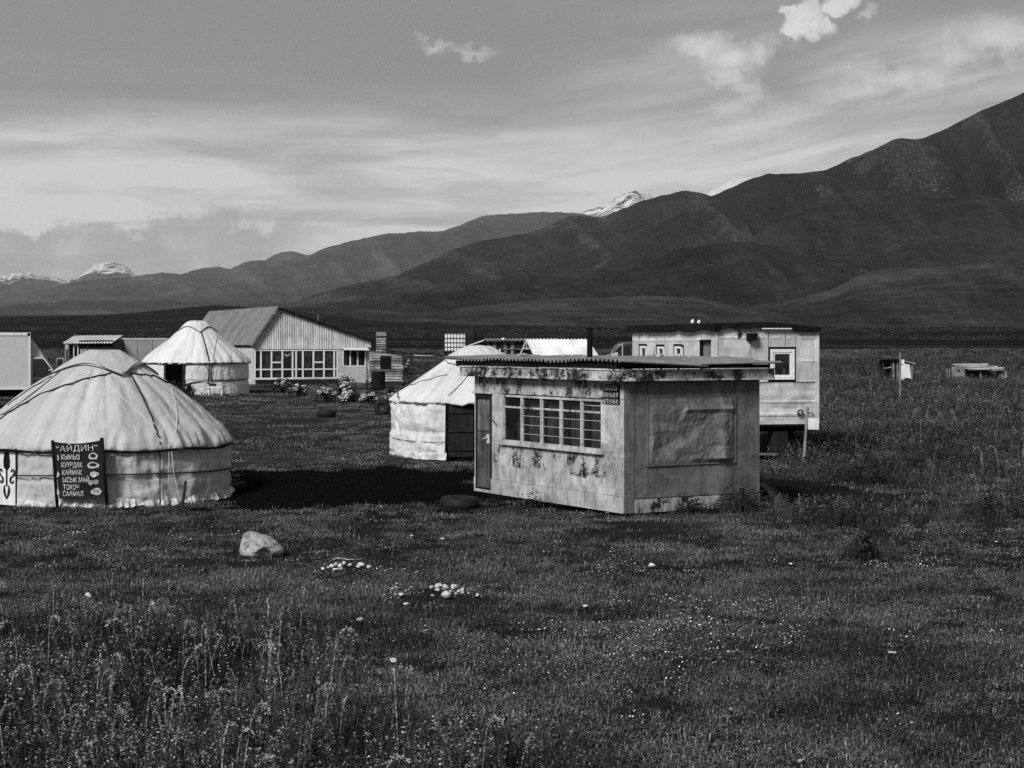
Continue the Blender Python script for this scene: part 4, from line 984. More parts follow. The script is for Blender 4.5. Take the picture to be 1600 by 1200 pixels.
for (x, y) in ((.45, .9), (TW-.5, .9), (.45, 4.6), (TW-.5, 4.6)):
    wp_ = MB(); wp_.tube([(x-.12, y, gt+.36), (x-.10, y, gt+.36), (x+.10, y, gt+.36), (x+.12, y, gt+.36)], [.28, .37, .37, .28], 20); wh = wp_.build('wheel', 'rubber', trailer)
    r_ = MB(); r_.tube([(x-.125, y, gt+.36), (x+.125, y, gt+.36)], .18, 14); r_.build('rim', 'metal_dark', wh)
for (x, y) in ((1.0, .25), (TW-1.0, .25), (1.0, 5.3)): box('support_block', (x-.18, y-.2, gt-.1), (x+.18, y+.2, TZ0-.18), 'wood_dark', trailer, jit=.01)
hx, hz_ = tr(1250, 645, -.03); q = MB(); q.tube([(hx+.07*math.cos(a), -.06, hz_+.07*math.sin(a)) for a in np.linspace(0, 6, 14)], .02, 6); q.build('hose_coil', 'rubber', trailer)
rp = Vector((1.2, 2.0, 0)); q = MB(); rr_ = empty('roof_litter', to+kE@Vector((0, 0, 0)), 0, 'white bottles and rags lying on the trailer roof', 'litter'); bpy.data.objects.remove(rr_)
for k, (px, py, h_) in enumerate(((1082, 502, 5), (1092, 502, 4))):
    p = W(px, py+1, 44.5); e_ = empty('bottle', p-Vector((0, 0, .02)), 0, ['pale crooked bottle on the trailer roof, the taller of two', 'smaller white bottle on the trailer roof beside the taller one'][k], 'bottle', 'bottles on the trailer roof')
    q = MB(); hh = h_/F*44.5; q.tube([(0, 0, -.02), (0, 0, hh*.6), (.01, 0, hh*.75), (.015, 0, hh*1.1)], [.045, .045, .02, .02], 8); q.build('bottle_body', 'bag_white', e_, smooth=True)
# post with a tap box by the trailer
p = Vector(((1255-800)/F*42.2, 42.2, 0)); p.z = gz1(p.x, p.y); po = empty('water_post', p, 0, 'thin weathered post with a white box beside the trailer corner', 'post')
q = MB(); q.tube([(0, 0, -.1), W(1262, 636, p.y)-p], [.04, .035], 7); q.build('pole', 'wood_grey_v', po)
a = W(1262, 660, p.y)-p; box('white_box', (a.x, -.08, a.z-.17), (a.x+.26, .0, a.z+.10), 'white_paint', po)
q = MB(); q.tube([a+Vector((0, -.03, .22)), a+Vector((.1, -.05, .25)), a+Vector((.12, -.04, .18))], .018, 6); q.build('tap', 'metal_dark', po)

# ================================================================== HOUSE
hA = math.atan2(.408, .913); ho_ = Vector((-15.45*1.0, 103, 0)); ho_.x = (395-800)/F*103
house = empty('house', ho_, hA, 'long low house with corrugated gable and glazed veranda front', 'house')
def hh(px, py, off=0.0): p = onplane(ho_, hA, 1, px, py, off); return p.x, p.z
HW = hh(578, 560)[0]; HL = 16.2
pk = hh(435.5, 481, -.02); eL = hh(397, 545, -.02); eR = hh(579, 545, -.02); eRt = hh(579, 534, -.02)
# gable of vertical corrugated boards
nb = 9; xs_ = np.linspace(eL[0], eR[0], nb+1)
ztop = lambda x: np.interp(x, [eL[0], pk[0], eR[0]], [eL[1]+.25, pk[1]-.03, eRt[1]])
for i in range(nb):
    q = MB(); a, b_ = xs_[i]+.008, xs_[i+1]-.008; n_ = 28; P = []
    cut = sorted(list(np.linspace(a, b_, n_))+([pk[0]] if a < pk[0] < b_ else []))
    for k, x in enumerate(cut): P.append([(x, -.06+.02*(1 if (x*9.0) % 1 < .5 else -1), eL[1]-.02), (x, -.06+.02*(1 if (x*9.0) % 1 < .5 else -1), ztop(x))])
    q.grid(P); q.build('gable_sheet', 'gable_sheet', house)
gH = gz1(ho_.x+3, 104)-.05
# roof: two slopes; standing-seam sheets
bk = Vector((0, HL, 0)); t3 = lambda p, y: (p[0], y, p[1])
eaveL = hh(392.5, 540, -.3); eaveR = hh(588, 534.5, -.3); pkr = hh(435, 479.5, -.3)
ns = 15
for i in range(ns):
    a, b_ = -.35+(HL+.6)*i/ns, -.35+(HL+.6)*(i+1)/ns; q = MB()
    yy = np.linspace(a+.01, b_-.01, 9)
    P = []
    for k, y in enumerate(yy):
        o_ = .035 if k % 2 else 0.0
        P.append([(pkr[0]+(eaveL[0]-pkr[0])*t-.02, y, pkr[1]+(eaveL[1]-pkr[1])*t+o_+.02) for t in (0, .5, 1)])
    q.grid(P); q.build('roof_sheet', 'roof_sheet_grey', house, solid=.01)
q = MB(); q.prism([(pkr[0], -.3, pkr[1]), (eaveR[0], -.3, eaveR[1]), (eaveR[0], -.3, eaveR[1]-.07), (pkr[0], -.3, pkr[1]-.10)], (0, HL+.5, 0)); q.build('roof', 'tar', house)
q = MB(); q.beam((pkr[0], -.33, pkr[1]-.01), (eaveL[0], -.33, eaveL[1]-.03), .04, .12); q.build('barge_board', 'wood_grey', house)
# walls
box('side_wall', (.0, .05, gH), (.12, HL, eL[1]+.05), 'whitewash', house); box('back_wall', (0.12, HL-.1, gH), (HW, HL, eL[1]), 'whitewash', house); box('side_wall', (HW-.1, .05, gH), (HW, HL-.1, eL[1]), 'whitewash', house)
box('corner_pier', (0.0, -.03, gH), (hh(399, 560)[0], .05, eL[1]-.03), 'whitewash', house)
box('base_wall', (hh(399, 560)[0], -.02, gH), (hh(530, 560)[0], .06, hh(460, 592)[1]), 'wood_dark', house)
box('corner_pier', (hh(528, 560)[0], -.04, gH), (hh(534, 560)[0], .06, eL[1]-.03), 'whitewash', house)
box('back_room', (.4, 1.6, gH), (HW-.4, 1.7, eL[1]), 'interior', house)
box('room_front_wall', (hh(534, 560)[0], .02, gH), (HW, .10, eL[1]-.02), 'whitewash', house)  # whitewashed front wall of the right-hand room
# veranda glazing
fx = [hh(x, 570)[0] for x in (398, 407.5, 424, 441, 457, 462.5, 473, 489.5, 506, 522, 527)]
fz0, fz1, fzm = hh(460, 591)[1], hh(460, 547)[1], hh(460, 577)[1]
q = MB(); t_ = .045
for i, x in enumerate(fx): q.box((x-t_, -.05, fz0+.05), (x+t_, .03, fz1-.05)) if i not in () else None
q.box((fx[0]-.05, -.055, fz0-.07), (fx[-1]+.05, .035, fz0+.05)); q.box((fx[0]-.05, -.055, fz1-.05), (fx[-1]+.05, .035, fz1+.02))
ver = q.build('veranda_window', 'white_frame', house)
for i in range(len(fx)-1):
    a, b_ = fx[i]+t_, fx[i+1]-t_
    q = MB(); q.box((a, -.04, fzm-.04), (b_, .03, fzm+.04))
    if i in (2, 7): z_ = fzm+.42; q.box((a, -.045, z_-.045), (b_, .03, z_+.045))
    q.build('transom', 'white_frame', ver)
    box('pane', (a, .0, fz0+.05), (b_, .01, fzm-.04), 'glass', ver); box('pane', (a, .0, fzm+.04), (b_, .01, fz1-.05), 'glass', ver)
    if i not in (3, 5):
        q = MB(); P = []
        for k in range(12):
            x = a+(b_-a)*(k/11)*(1 if i % 3 else .85); P.append([(x, .14+.03*math.sin(k*1.9+i), fz0+.1), (x, .14+.03*math.sin(k*1.9+i), fz1-.03)])
        q.grid(P); q.build('curtain', 'curtain' if i != 8 else 'print_grey', ver, smooth=True)
# printed towel with a lion face behind the last wide pane; a pale ornament behind the fourth
cx_ = (fx[8]+fx[9])/2; hw_ = (fx[9]-fx[8])/2-t_; zt_, zb2 = fz1-.10, fzm+.08; zc = (zt_+zb2)/2; hh_ = (zt_-zb2)/2
towel = box('printed_towel', (cx_-hw_*.95, .05, zb2), (cx_+hw_*.95, .06, zt_), 'print_grey', ver)
q = MB()
def blob(u, v, ru, rv, mi, dep): q.add([(cx_+(u+ru*math.cos(a))*hw_, .05-dep, zc+(v+rv*math.sin(a))*hh_) for a in np.linspace(0, 2*math.pi, 13)[:-1]], [tuple(range(12))[::-1]], mi)
for u, v, ru, rv, mi in ((0, .05, .8, .85, 0), (-.35, .3, .16, .07, 1), (.35, .3, .16, .07, 1), (0, -.02, .22, .12, 1), (0, -.12, .05, .2, 1), (-.2, -.35, .22, .06, 1), (.2, -.35, .22, .06, 1), (-.75, .75, .15, .12, 1), (.75, .75, .15, .12, 1), (0, -.6, .3, .1, 1), (0, .7, .12, .15, 1), (0, .3, .08, .3, 0)): blob(u, v, ru, rv, mi, .004 if (mi == 0 and rv > .5) else .008)
q.build('lion_face_print', ['print_white', 'black'], towel)
q = MB(); xx = (fx[3]+fx[4])/2; q.tube([(xx-.22, .05, fz1-.15), (xx-.1, .04, fz1-.32), (xx, .03, fz1-.36), (xx+.1, .04, fz1-.32), (xx+.22, .05, fz1-.15)], [.03, .07, .09, .07, .03], 7); q.build('garland', 'print_grey', ver)
# right-hand room: three-light window over a pale wall
rx = [hh(x, 560)[0] for x in (535.5, 547, 558.5, 570.5)]; rz0, rz1 = hh(550, 571)[1], hh(550, 547.5)[1]
q = MB(); 
for x in rx: q.box((x-.045, -.05, rz0), (x+.045, .015, rz1))
q.box((rx[0]-.045, -.055, rz0-.06), (rx[-1]+.045, .015, rz0)); rw = q.build('window', 'white_frame', house)
for i in range(3):
    box('pane', (rx[i]+.045, -.02, rz0), (rx[i+1]-.045, -.01, rz1), 'glass', rw); box('curtain', (rx[i]+.045, .0, rz0), (rx[i+1]-.25, .012, rz1), 'curtain', rw)
    box('dark_room', (rx[i]+.045, .014, rz0), (rx[i+1]-.045, .018, rz1), 'interior', rw)
box('apron_wall', (hh(534.5, 560)[0], -.06, gH-.05), (hh(572, 560)[0], .018, rz0-.062), 'whitewash', house)
q = MB(); ax0, ax1 = hh(534, 543)[0], hh(574, 543)[0]; az = hh(550, 544.5)[1]; q.hexa([(ax0, -.5, az-.10), (ax1, -.5, az-.12), (ax1, -.09, az+.02), (ax0, -.09, az+.02), (ax0, -.5, az-.07), (ax1, -.5, az-.09), (ax1, -.09, az+.05), (ax0, -.09, az+.05)]); q.build('awning', 'white_paint', house)
q = MB(); q.beam((hh(573, 560)[0], -.05, az-.3), (hh(573, 560)[0], -.5, az-.12), .03, .03); q.build('awning_bracket', 'wood_pale', house)
x_, z_ = hh(497, 498, 1.5); tube('stove_pipe', [(x_, 1.5, z_-.6), (x_, 1.5, z_+.25)], .07, 'metal_dark', house, 8)
x_, z_ = hh(492, 495, 1.5); tube('antenna', [(x_, 1.5, z_-.5), (x_-.12, 1.5, z_+.5)], .02, 'metal_dark', house, 5)
# bench in front of the veranda
p = G(495, 604); bn = empty('bench', p, hA*.5, 'long plank bench under the veranda windows of the house', 'bench')
box('seat', (-1.4, -.15, .42), (1.4, .15, .47), 'wood_pale', bn)
for x in (-1.2, 0, 1.2): box('leg', (x-.05, -.12, -.05), (x+.05, .12, .42), 'wood_dark', bn)
# ---- plank hut beside the house
D = 101.; pc = Vector(((577-800)/F*D, D, 0)); hut = empty('plank_hut', pc, math.radians(4), 'small hut of weathered horizontal planks at the end of the house', 'hut')
hx = lambda px: (px-577)/F*D*1.0; hz2 = lambda py: CAMZ+(HY-py)/F*D
HXW = hx(628.5); zb3 = gz1(pc.x+1, D)-.05; ztl, ztr = hz2(544), hz2(551)
wxa, wxb, wza, wzb = hx(594), hx(611.5), hz2(576), hz2(558.5)
ztop_h = lambda x: ztl+(ztr-ztl)*x/HXW
z = hz2(596); k = 0
while z < ztl-.02:
    hgt_ = rnd.uniform(.12, .18); zt_ = z+hgt_-rnd.uniform(.015, .05)
    segs = [(0, HXW)] if (zt_ < wza or z > wzb) else [(0, wxa), (wxb, HXW)]
    for a, b_ in segs:
        e0 = rnd.uniform(-.03, .03) if b_ == HXW else 0
        if zt_ > ztop_h(b_): b_ = min(b_, max(a+.1, (zt_-ztl)/(ztr-ztl)*HXW)) if ztr < ztl else b_
        if b_-a < .15: continue
        q = MB(); t0 = rnd.uniform(-.015, .015); q.hexa([(a, -.04-t0, z+t0*.6), (b_+e0, -.04, z-t0*.6), (b_+e0, 0, z-t0*.6), (a, 0, z+t0*.6), (a, -.03-t0, zt_), (b_+e0, -.05, zt_+t0*.8), (b_+e0, 0, zt_+t0*.8), (a, 0, zt_)])
        q.build('plank', 'wood_pale' if rnd.random() < .6 else 'wood_grey', hut)
    z += hgt_; k += 1
box('backing_wall', (.02, .02, zb3-.1), (HXW-.03, .1, hz2(552)), 'interior', hut); box('side_wall', (HXW-.06, .1, zb3-.1), (HXW, 3.0, hz2(552)), 'wood_dark', hut)
box('window_opening', (wxa, -.01, wza), (wxb, .015, wzb), 'black', hut)
q = MB(); q.hexa([(-.1, -.25, ztl-.02), (HXW+.15, -.25, ztr-.04), (HXW+.15, 3.1, ztr-.04), (-.1, 3.1, ztl-.02), (-.1, -.25, ztl+.05), (HXW+.15, -.25, ztr+.02), (HXW+.15, 3.1, ztr+.02), (-.1, 3.1, ztl+.05)]); q.build('roof', 'tar', hut)
# black barrel in front of the hut
p = G(591, 609); ba = empty('barrel', p, 0, 'rusty black barrel standing before the plank hut', 'barrel')
q = MB(); zz = [0, .02, .3, .32, .34, .62, .64, .66, .93, .95]; rr2 = [.36, .38, .38, .395, .38, .38, .395, .38, .38, .36]; q.tube([(0, 0, a) for a in zz], rr2, 18); q.build('drum', 'tar', ba)
q = MB(); q.tube([(0, 0, .951), (0, 0, .965)], .33, 18); q.build('lid', 'tar', ba)
# plank turret (outhouse) behind
D = 122.; pc = Vector(((588-800)/F*D, D, 0)); ou = empty('outhouse', pc, 0, 'narrow slatted plank outhouse with sloping lid roof behind the hut', 'outhouse')
ox = lambda px: (px-588)/F*D; oz = lambda py: CAMZ+(HY-py)/F*D
zg = gz1(pc.x, D); z = zg
while z < oz(525):
    q = MB(); j = rnd.uniform(-.01, .01); q.box((0, -.03+j, z), (ox(603), .0, z+.11)); q.build('plank', 'wood_pale', ou); z += .165
box('back_wall', (.02, .01, zg-.1), (ox(603)-.02, .7, oz(525)), 'interior', ou)
q = MB(); q.hexa([(-.02, -.15, oz(525)), (ox(604.5), -.15, oz(525)), (ox(601), .8, oz(519.5)), (-.05, .8, oz(519.5)), (-.02, -.15, oz(524)), (ox(604.5), -.15, oz(524)), (ox(601), .8, oz(518.6)), (-.05, .8, oz(518.6))]); q.build('roof', 'roof_sheet_grey', ou)
# ================================================================== TRUCK
D = 68.; to2 = Vector(((47-800)/F*D, D, 0)); truck = empty('box_truck', to2, math.radians(16.2), 'white box truck with a wind deflector parked at the left edge behind the yurt', 'truck')
tx = lambda px: (px-47)/F*D; tz = lambda py: CAMZ+(HY-py)/F*D
zt_, zb4 = tz(519.5), tz(607); g4 = gz1(to2.x, D)
box('cargo_box', (-4.6, 0, zb4), (0, 2.2, zt_-.06), 'truck_white', truck)
q = MB(); q.box((-4.62, -.03, zt_-.12), (.02, .0, zt_)); q.box((-4.62, -.025, zb4-.04), (.02, .0, zb4+.06)); q.box((-.05, -.028, zb4+.06), (.02, .0, zt_-.12)); q.box((-4.62, .0, zt_-.06), (.02, 2.22, zt_)); q.build('box_trim', 'white_paint', truck)
box('corner_cap', (-.1, -.04, zt_-.13), (.0, -.03, zt_-.02), 'black', truck)
# deflector
dpts = [(0, 556), (0, 528.5), (3, 530), (9, 537), (15, 547), (21, 558)]
q = MB(); q.prism([(tx(47+a), .35, tz(b_)) for a, b_ in dpts], (0, 1.5, 0)); q.build('wind_deflector', 'truck_white', truck)
# cab: outline with slanting windscreen, bonnet
cab = [(48, 604), (48, 558.5), (66, 557), (70, 560), (86, 584), (97, 589), (112, 592), (117, 600), (118, 618), (48, 618)]
q = MB(); q.prism([(tx(a), .12, tz(b_)) for a, b_ in cab], (0, 1.9, 0)); cb = q.build('cab', 'truck_white', truck)
win = [(51.5, 602), (51.5, 561), (65, 560.5), (68.5, 563), (84, 583), (84, 603)]
q = MB(); q.prism([(tx(a), .10, tz(b_)) for a, b_ in [(51.5, 590), (51.5, 561), (65, 560.5), (68.5, 563), (83, 583), (83, 590)]], (0, .018, 0)); dr_ = q.build('side_window', 'glass_solid', cb)
q = MB(); q.prism([(tx(a), .105, tz(b_)) for a, b_ in [(51.5, 591), (83, 591), (83, 617), (51.5, 617)]], (0, .01, 0)); d2 = q.build('door', 'car_dark', cb); box('handle', (tx(75), .07, tz(579)), (tx(82), .10, tz(577.5)), 'white_paint', dr_)
q = MB(); q.box((tx(89), 1.95, tz(583)), (tx(100.5), 2.1, tz(560))); mr = q.build('wing_mirror', 'truck_white', truck); box('mirror_glass', (tx(90.2), 1.93, tz(582)), (tx(98.8), 1.95, tz(561.5)), 'glass_solid', mr)
for x in (-3.6, -2.7, tx(100)):
    q = MB(); q.tube([(x, .05, g4+.4), (x, .08, g4+.4), (x, .32, g4+.4), (x, .35, g4+.4)], [.3, .4, .4, .3], 20); wh = q.build('wheel', 'rubber', truck)
    q = MB(); q.tube([(x, .04, g4+.4), (x, .36, g4+.4)], .2, 14); q.build('rim', 'metal_dark', wh)
box('chassis', (-4.5, .3, g4+.45), (tx(110), 1.9, zb4-.04), 'black', truck); box('side_guard', (-4.4, .06, g4+.5), (-.2, .12, g4+.62), 'metal_dark', truck)
# ================================================================== LEFT SHED AND CONTAINER
D = 96.; so_ = Vector(((100-800)/F*D, D, 0)); shed = empty('roadside_shed', so_, 0, 'dark shed with a pale corrugated lean-to roof and narrow white door', 'shed')
lx = lambda px: (px-100)/F*D; lz = lambda py: CAMZ+(HY-py)/F*D; gs = gz1(so_.x, D)
q = MB(); P = []
for i in range(80):
    y_ = lx(98)+(lx(176)-lx(98))*i/79; w_ = .03*math.sin(i*1.3); P.append([(y_, 0, lz(536.2)+w_), (y_+.0, 2.6, lz(536.2)+w_+.42)])
P2 = [[(a, b_, c_+ (i/79)*.02) for a, b_, c_ in r] for i, r in enumerate(P)]
q.grid(P2); q.build('roof_sheet', 'roof_sheet_white', shed, solid=.02)
q = MB(); q.box((lx(104), .3, gs-.1), (lx(112), .4, lz(539))); q.box((lx(121), .3, gs-.1), (lx(175), .4, lz(531.5))); q.box((lx(112), .3, lz(538.5)), (lx(121), .4, lz(536.8))); q.build('front_wall', 'wood_dark', shed)
box('door', (lx(112.6), .26, gs), (lx(120.4), .32, lz(538.8)), 'white_frame', shed); box('door_pane', (lx(114), .245, lz(557)), (lx(119), .258, lz(540.5)), 'black', shed)
pl2 = box('notice_plate', (lx(124), .22, lz(552.5)), (lx(134), .28, lz(546)), 'print_white', shed)
for py in (548, 550.4): box('printed_line', (lx(125), .212, lz(py+.5)), (lx(133), .219, lz(py-.4)), 'black', pl2)
for px in (102, 107): tube('post', [(lx(px), .06, gs-.1), (lx(px), .06, lz(537.5))], .04, 'wood_grey_v', shed)
q = MB(); q.tube([(lx(103.5), .1, lz(538)), (lx(104.5), .1, lz(543)), (lx(105), .1, lz(547))], [.05, .13, .09], 8); q.build('hanging_bag', 'curtain', shed)
D = 98.; cc = Vector(((175.5-800)/F*D, D, 0)); cont = empty('container', cc, 0, 'flat grey metal container beside the corrugated shed', 'container')
gx_ = lambda px: (px-175.5)/F*D; gs = gz1(cc.x, D); zt_ = lz(529)+.0
zt_ = CAMZ+(HY-529.5)/F*D
for a, b_ in ((175.5, 191.5), (193, 215), (215.6, 238), (238.6, 262)): box('wall_panel', (gx_(a), 0, gs+.05), (gx_(b_)-.01, .06, zt_-.03), 'container_grey', cont)
box('body', (0, .07, gs), (gx_(262), 2.4, zt_-.02), 'container_grey', cont); box('top_rail', (0, -.03, zt_-.03), (gx_(262), .05, zt_+.04), 'metal_pale', cont); box('post', (gx_(191.6), -.03, gs), (gx_(192.9), .0, zt_-.03), 'black', cont)
# ================================================================== WATER TANK
D = 88.; p = Vector(((694-800)/F*D, D, 0)); tank = empty('water_tank', p, 0, 'white caged plastic water tank on a dark stand', 'tank')
ix = lambda px: (px-694)/F*D; iz = lambda py: CAMZ+(HY-py)/F*D; g_ = gz1(p.x, D)
q = MB(); q.box((.03, .03, iz(549)), (ix(728)-.03, 1.05, iz(521.5))); tb = q.build('tank_body', 'plastic_white', tank); md = tb.modifiers.new('b', 'BEVEL'); md.width = .07; md.segments = 3
q = MB()
for i in range(8):
    x = ix(728)*i/7; q.tube([(x, 0, iz(549)), (x, 0, iz(521.5))], .013, 5)
for i in range(5): z = iz(549)+(iz(521.5)-iz(549))*i/4; q.tube([(0, -.005, z), (ix(728), -.005, z)], .016, 5); q.tube([(ix(728), 0, z), (ix(728), 1.08, z)], .016, 5)
for i in range(6): y = 1.08*i/5; q.tube([(ix(728), y, iz(549)), (ix(728), y, iz(521.5))], .013, 5)
q.build('cage', 'metal_dark', tank); tube('filler_cap', [(ix(711), .5, iz(521.5)), (ix(711), .5, iz(520))], .11, 'black', tank, 10)
box('pallet', (-.03, -.02, iz(551.5)), (ix(728)+.03, 1.1, iz(549)), 'black', tank)
for x in (0.05, ix(728)-.05):
    for y in (.08, .98): box('stand_leg', (x-.05, y-.05, g_-.1), (x+.05, y+.05, iz(551.5)), 'wood_dark', tank)
q = MB(); q.beam((0.05, 0, g_+.2), (ix(728)-.05, 0, iz(553)), .05); q.beam((0.05, 0, iz(560)), (ix(728)-.05, 0, iz(560)), .06); q.build('brace', 'wood_dark', tank)
q = MB(); q.tube([(ix(720), -.01, iz(547)), (ix(720), -.1, iz(547))], .06, 8); q.build('outlet_valve', 'black', tank)
# rail fence between the hut and the tank
fp = G(646, 582); fe = empty('rail_fence', fp, 0, 'low pole rail fence between the plank hut and the water tank', 'fence')
fx_ = lambda px, py: W(px, py, fp.y)-fp
for px in (629, 645.5, 667, 690): tube('post', [fx_(px, 586), fx_(px+rnd.uniform(-1, 1), 553+rnd.uniform(-2, 1))], .05, 'wood_dark', fe)
for (a, b_, m_) in (((645, 555), (680, 556.5), 'wood_pale'), ((645, 562.5), (691, 563.5), 'wood_grey'), ((628, 556), (646, 557), 'wood_dark'), ((678, 556), (705, 556), 'wood_dark'), ((628, 566), (646, 563), 'wood_dark')): tube('rail', [fx_(*a), fx_(*b_)], .035, m_, fe, 6)
# ================================================================== LOW SHED BEHIND THE THIRD YURT
D = 82.; p = Vector(((732-800)/F*D, D, 0)); ls = empty('low_shed', p, 0, 'low dark board shed with corrugated roof behind the third yurt', 'shed')
ex = lambda px: (px-732)/F*D; ez = lambda py: CAMZ+(HY-py)/F*D; g_ = gz1(p.x+2, D)-.1
q = MB(); P = []
for i in range(170):
    x = ex(755)+(ex(872)-ex(755))*i/169; w_ = .024*math.sin(x*2*math.pi/.19); P.append([(x, 0, ez(531.5)+w_), (x, 3.2, ez(531.5)+w_+.08)])
q.grid(P); q.build('roof_sheet', 'asbestos', ls, solid=.02)
q = MB(); q.hexa([(ex(730), 0, ez(541.5)), (ex(756), 0, ez(532.5)), (ex(756), 3, ez(532.5)), (ex(730), 3, ez(541.5)), (ex(730), 0, ez(540)), (ex(756), 0, ez(530.8)), (ex(756), 3, ez(530.8)), (ex(730), 3, ez(540))]); q.build('roof_slope', 'roof_sheet_white', ls)
x = ex(742); zt_ = ez(536.5); k = 0
ops = [(765.5, 771), (782.5, 787), (793, 800), (806, 830)]
while x < ex(866):
    wdt = .17; o_ = any(ex(a) < x+wdt/2 < ex(b_) for a, b_ in ops); tp = ez(534.2) if x > ex(752) else ez(534.2)-(ex(752)-x)*.35
    if o_: box('plank', (x, .3, ez(545)), (x+wdt-.01, .34, tp), 'wood_dark', ls)
    else: box('plank', (x, .3, g_), (x+wdt-.01, .34, tp), 'wood_grey_v' if (k % 5 in (0, 3) and x < ex(800)) else 'wood_dark', ls)
    x += wdt; k += 1
box('door_post', (ex(780), .22, g_), (ex(782), .3, ez(545.5)), 'white_frame', ls); box('dark_room', (ex(745), .4, g_), (ex(865), .5, ez(535.5)), 'interior', ls); box('beam', (ex(755), .25, ez(546.6)), (ex(866), .30, ez(545)), 'wood_grey', ls)
q = MB(); q.tube([(ex(742.5), 1.0, ez(540)), (ex(742.5), 1.0, ez(516.5))], .055, 8); q.build('stove_pipe', 'black', ls)
p_ = W(786, 530.5, 82.5); rg = empty('rag_bundle', p_, 0, 'white bundle lying on the corrugated roof of the low shed', 'bundle'); 
# ================================================================== METAL A-FRAME ROOF
D = 72.; p = Vector(((823-800)/F*D, D, 0)); af = empty('metal_roof_shelter', p, 0, 'shelter with a bright ribbed metal roof behind the kiosk', 'shelter')
mx = lambda px, py, D_=D: W(px, py, D_)-p
ra, rb = mx(822.5, 530.5), mx(918.5, 530.5); ea, eb = mx(846, 580, D-1.6), mx(952, 580, D-1.6)
ns = 9
for i in range(ns):
    q = MB(); P = []
    for k in range(11):
        t = (i+k/10)/ns; o_ = Vector((0, -.03, .05)) if k % 5 in (1,) else Vector((0, 0, 0)); P.append([ra.lerp(rb, t)+o_, ea.lerp(eb, t)+o_])
    q.grid(P); q.build('roof_sheet', 'roof_sheet_white', af, solid=.006)
fb = mx(796, 580, D+1.6)
q = MB(); q.hexa([ra+Vector((.1, .05, -.05)), rb+Vector((0, .05, -.05)), rb+Vector((0, 3.2, -2.2)), ra+Vector((0.1, 3.2, -2.2)), ra+Vector((.1, .08, -.02)), rb+Vector((0, .08, -.02)), rb+Vector((0, 3.25, -2.15)), ra+Vector((0.1, 3.25, -2.15))]); q.build('rear_slope', 'roof_sheet_grey', af)
q = MB(); q.beam(ra, mx(806, 570), .05); q.beam(mx(817, 544), mx(829, 544.5), .045); q.beam(mx(822.5, 532), mx(822.5, 544), .03); q.beam(ra, ea, .05); q.build('gable_frame', 'metal_pale', af)
gg = gz1(p.x, D)-p.z-.1
for a in (mx(808, 566), mx(846, 575), eb+Vector((-.3, .1, 0))): q = MB(); q.tube([(a.x, a.y, gg), (a.x, a.y, a.z)], .05, 6); q.build('post', 'metal_dark', af)
# ================================================================== OLD VAN
D = 64.; p = Vector(((957-800)/F*D, D, 0)); van = empty('van', p, 0, 'old dark van parked behind the trailer house with rounded roof', 'van')
vx_ = lambda px: (px-957)/F*D; vz_ = lambda py: CAMZ+(HY-py)/F*D; gv = gz1(p.x, D)
out = [(955, 585), (954, 572), (956, 562), (958, 552), (961, 545), (966, 538), (973, 535), (985, 533.5), (1060, 533), (1066, 540), (1068, 585)]
q = MB(); q.prism([(vx_(a), 0, vz_(b_)) for a, b_ in out], (0, 1.9, 0)); vb = q.build('body', 'car_dark', van); md = vb.modifiers.new('b', 'BEVEL'); md.width = .08; md.segments = 2
for w_ in ([(961.5, 555), (962.5, 548), (966, 542), (971, 540.5), (971, 555)], [(974, 555), (974, 541), (984.5, 540.5), (984.5, 555)], [(990, 555), (990, 541), (1020, 541), (1020, 555)]):
    q = MB(); q.prism([(vx_(a), -.012, vz_(b_)) for a, b_ in w_], (0, .02, 0)); q.build('side_window', 'glass_solid', van)
box('window_pillar', (vx_(971.8), -.02, vz_(556)), (vx_(973.2), -.005, vz_(540)), 'metal_pale', van)
for a in (966, 1050):
    q = MB(); q.tube([(vx_(a), -.05, gv+.35), (vx_(a), .2, gv+.35)], .36, 18); q.build('wheel', 'rubber', van)
# ================================================================== FIELD SHACKS
D = 104.; p = Vector(((1376-800)/F*D, D, 0)); sh = empty('field_privy', p, 0, 'dark ramshackle privy with a white side sheet in the weedy field', 'shack')
ax_ = lambda px: (px-1376)/F*D; az_ = lambda py: CAMZ+(HY-py)/F*D; g_ = gz1(p.x, D)-.1
for k in range(8):
    a = 1378.5+3.2*k
    if k in (1, 2, 3): box('board', (ax_(a), 0, az_(567)), (ax_(a+3), .04, az_(562)), 'wood_dark', sh)
    else: box('board', (ax_(a), rnd.uniform(-.02, .02), g_), (ax_(a+3), .04, az_(562)), ['wood_dark', 'wood_grey_v'][k % 2], sh)
q = MB(); pr = [(1408, 597), (1408, 571), (1412, 568), (1421, 568.5), (1423.5, 592), (1416, 590)]; q.prism([(ax_(a), -.02, az_(b_)) for a, b_ in pr], (0, .04, 0)); q.build('side_sheet', 'white_paint', sh)
box('board', (ax_(1424), 0, g_), (ax_(1426), .05, az_(567)), 'wood_grey_v', sh)
q = MB(); q.hexa([(ax_(1372), -.3, az_(560.8)), (ax_(1408), -.3, az_(562.3)), (ax_(1408), 1.3, az_(562.3)), (ax_(1372), 1.3, az_(560.8)), (ax_(1372), -.3, az_(559.6)), (ax_(1408), -.3, az_(561)), (ax_(1408), 1.3, az_(561)), (ax_(1372), 1.3, az_(559.6))]); q.build('roof', 'tar', sh)
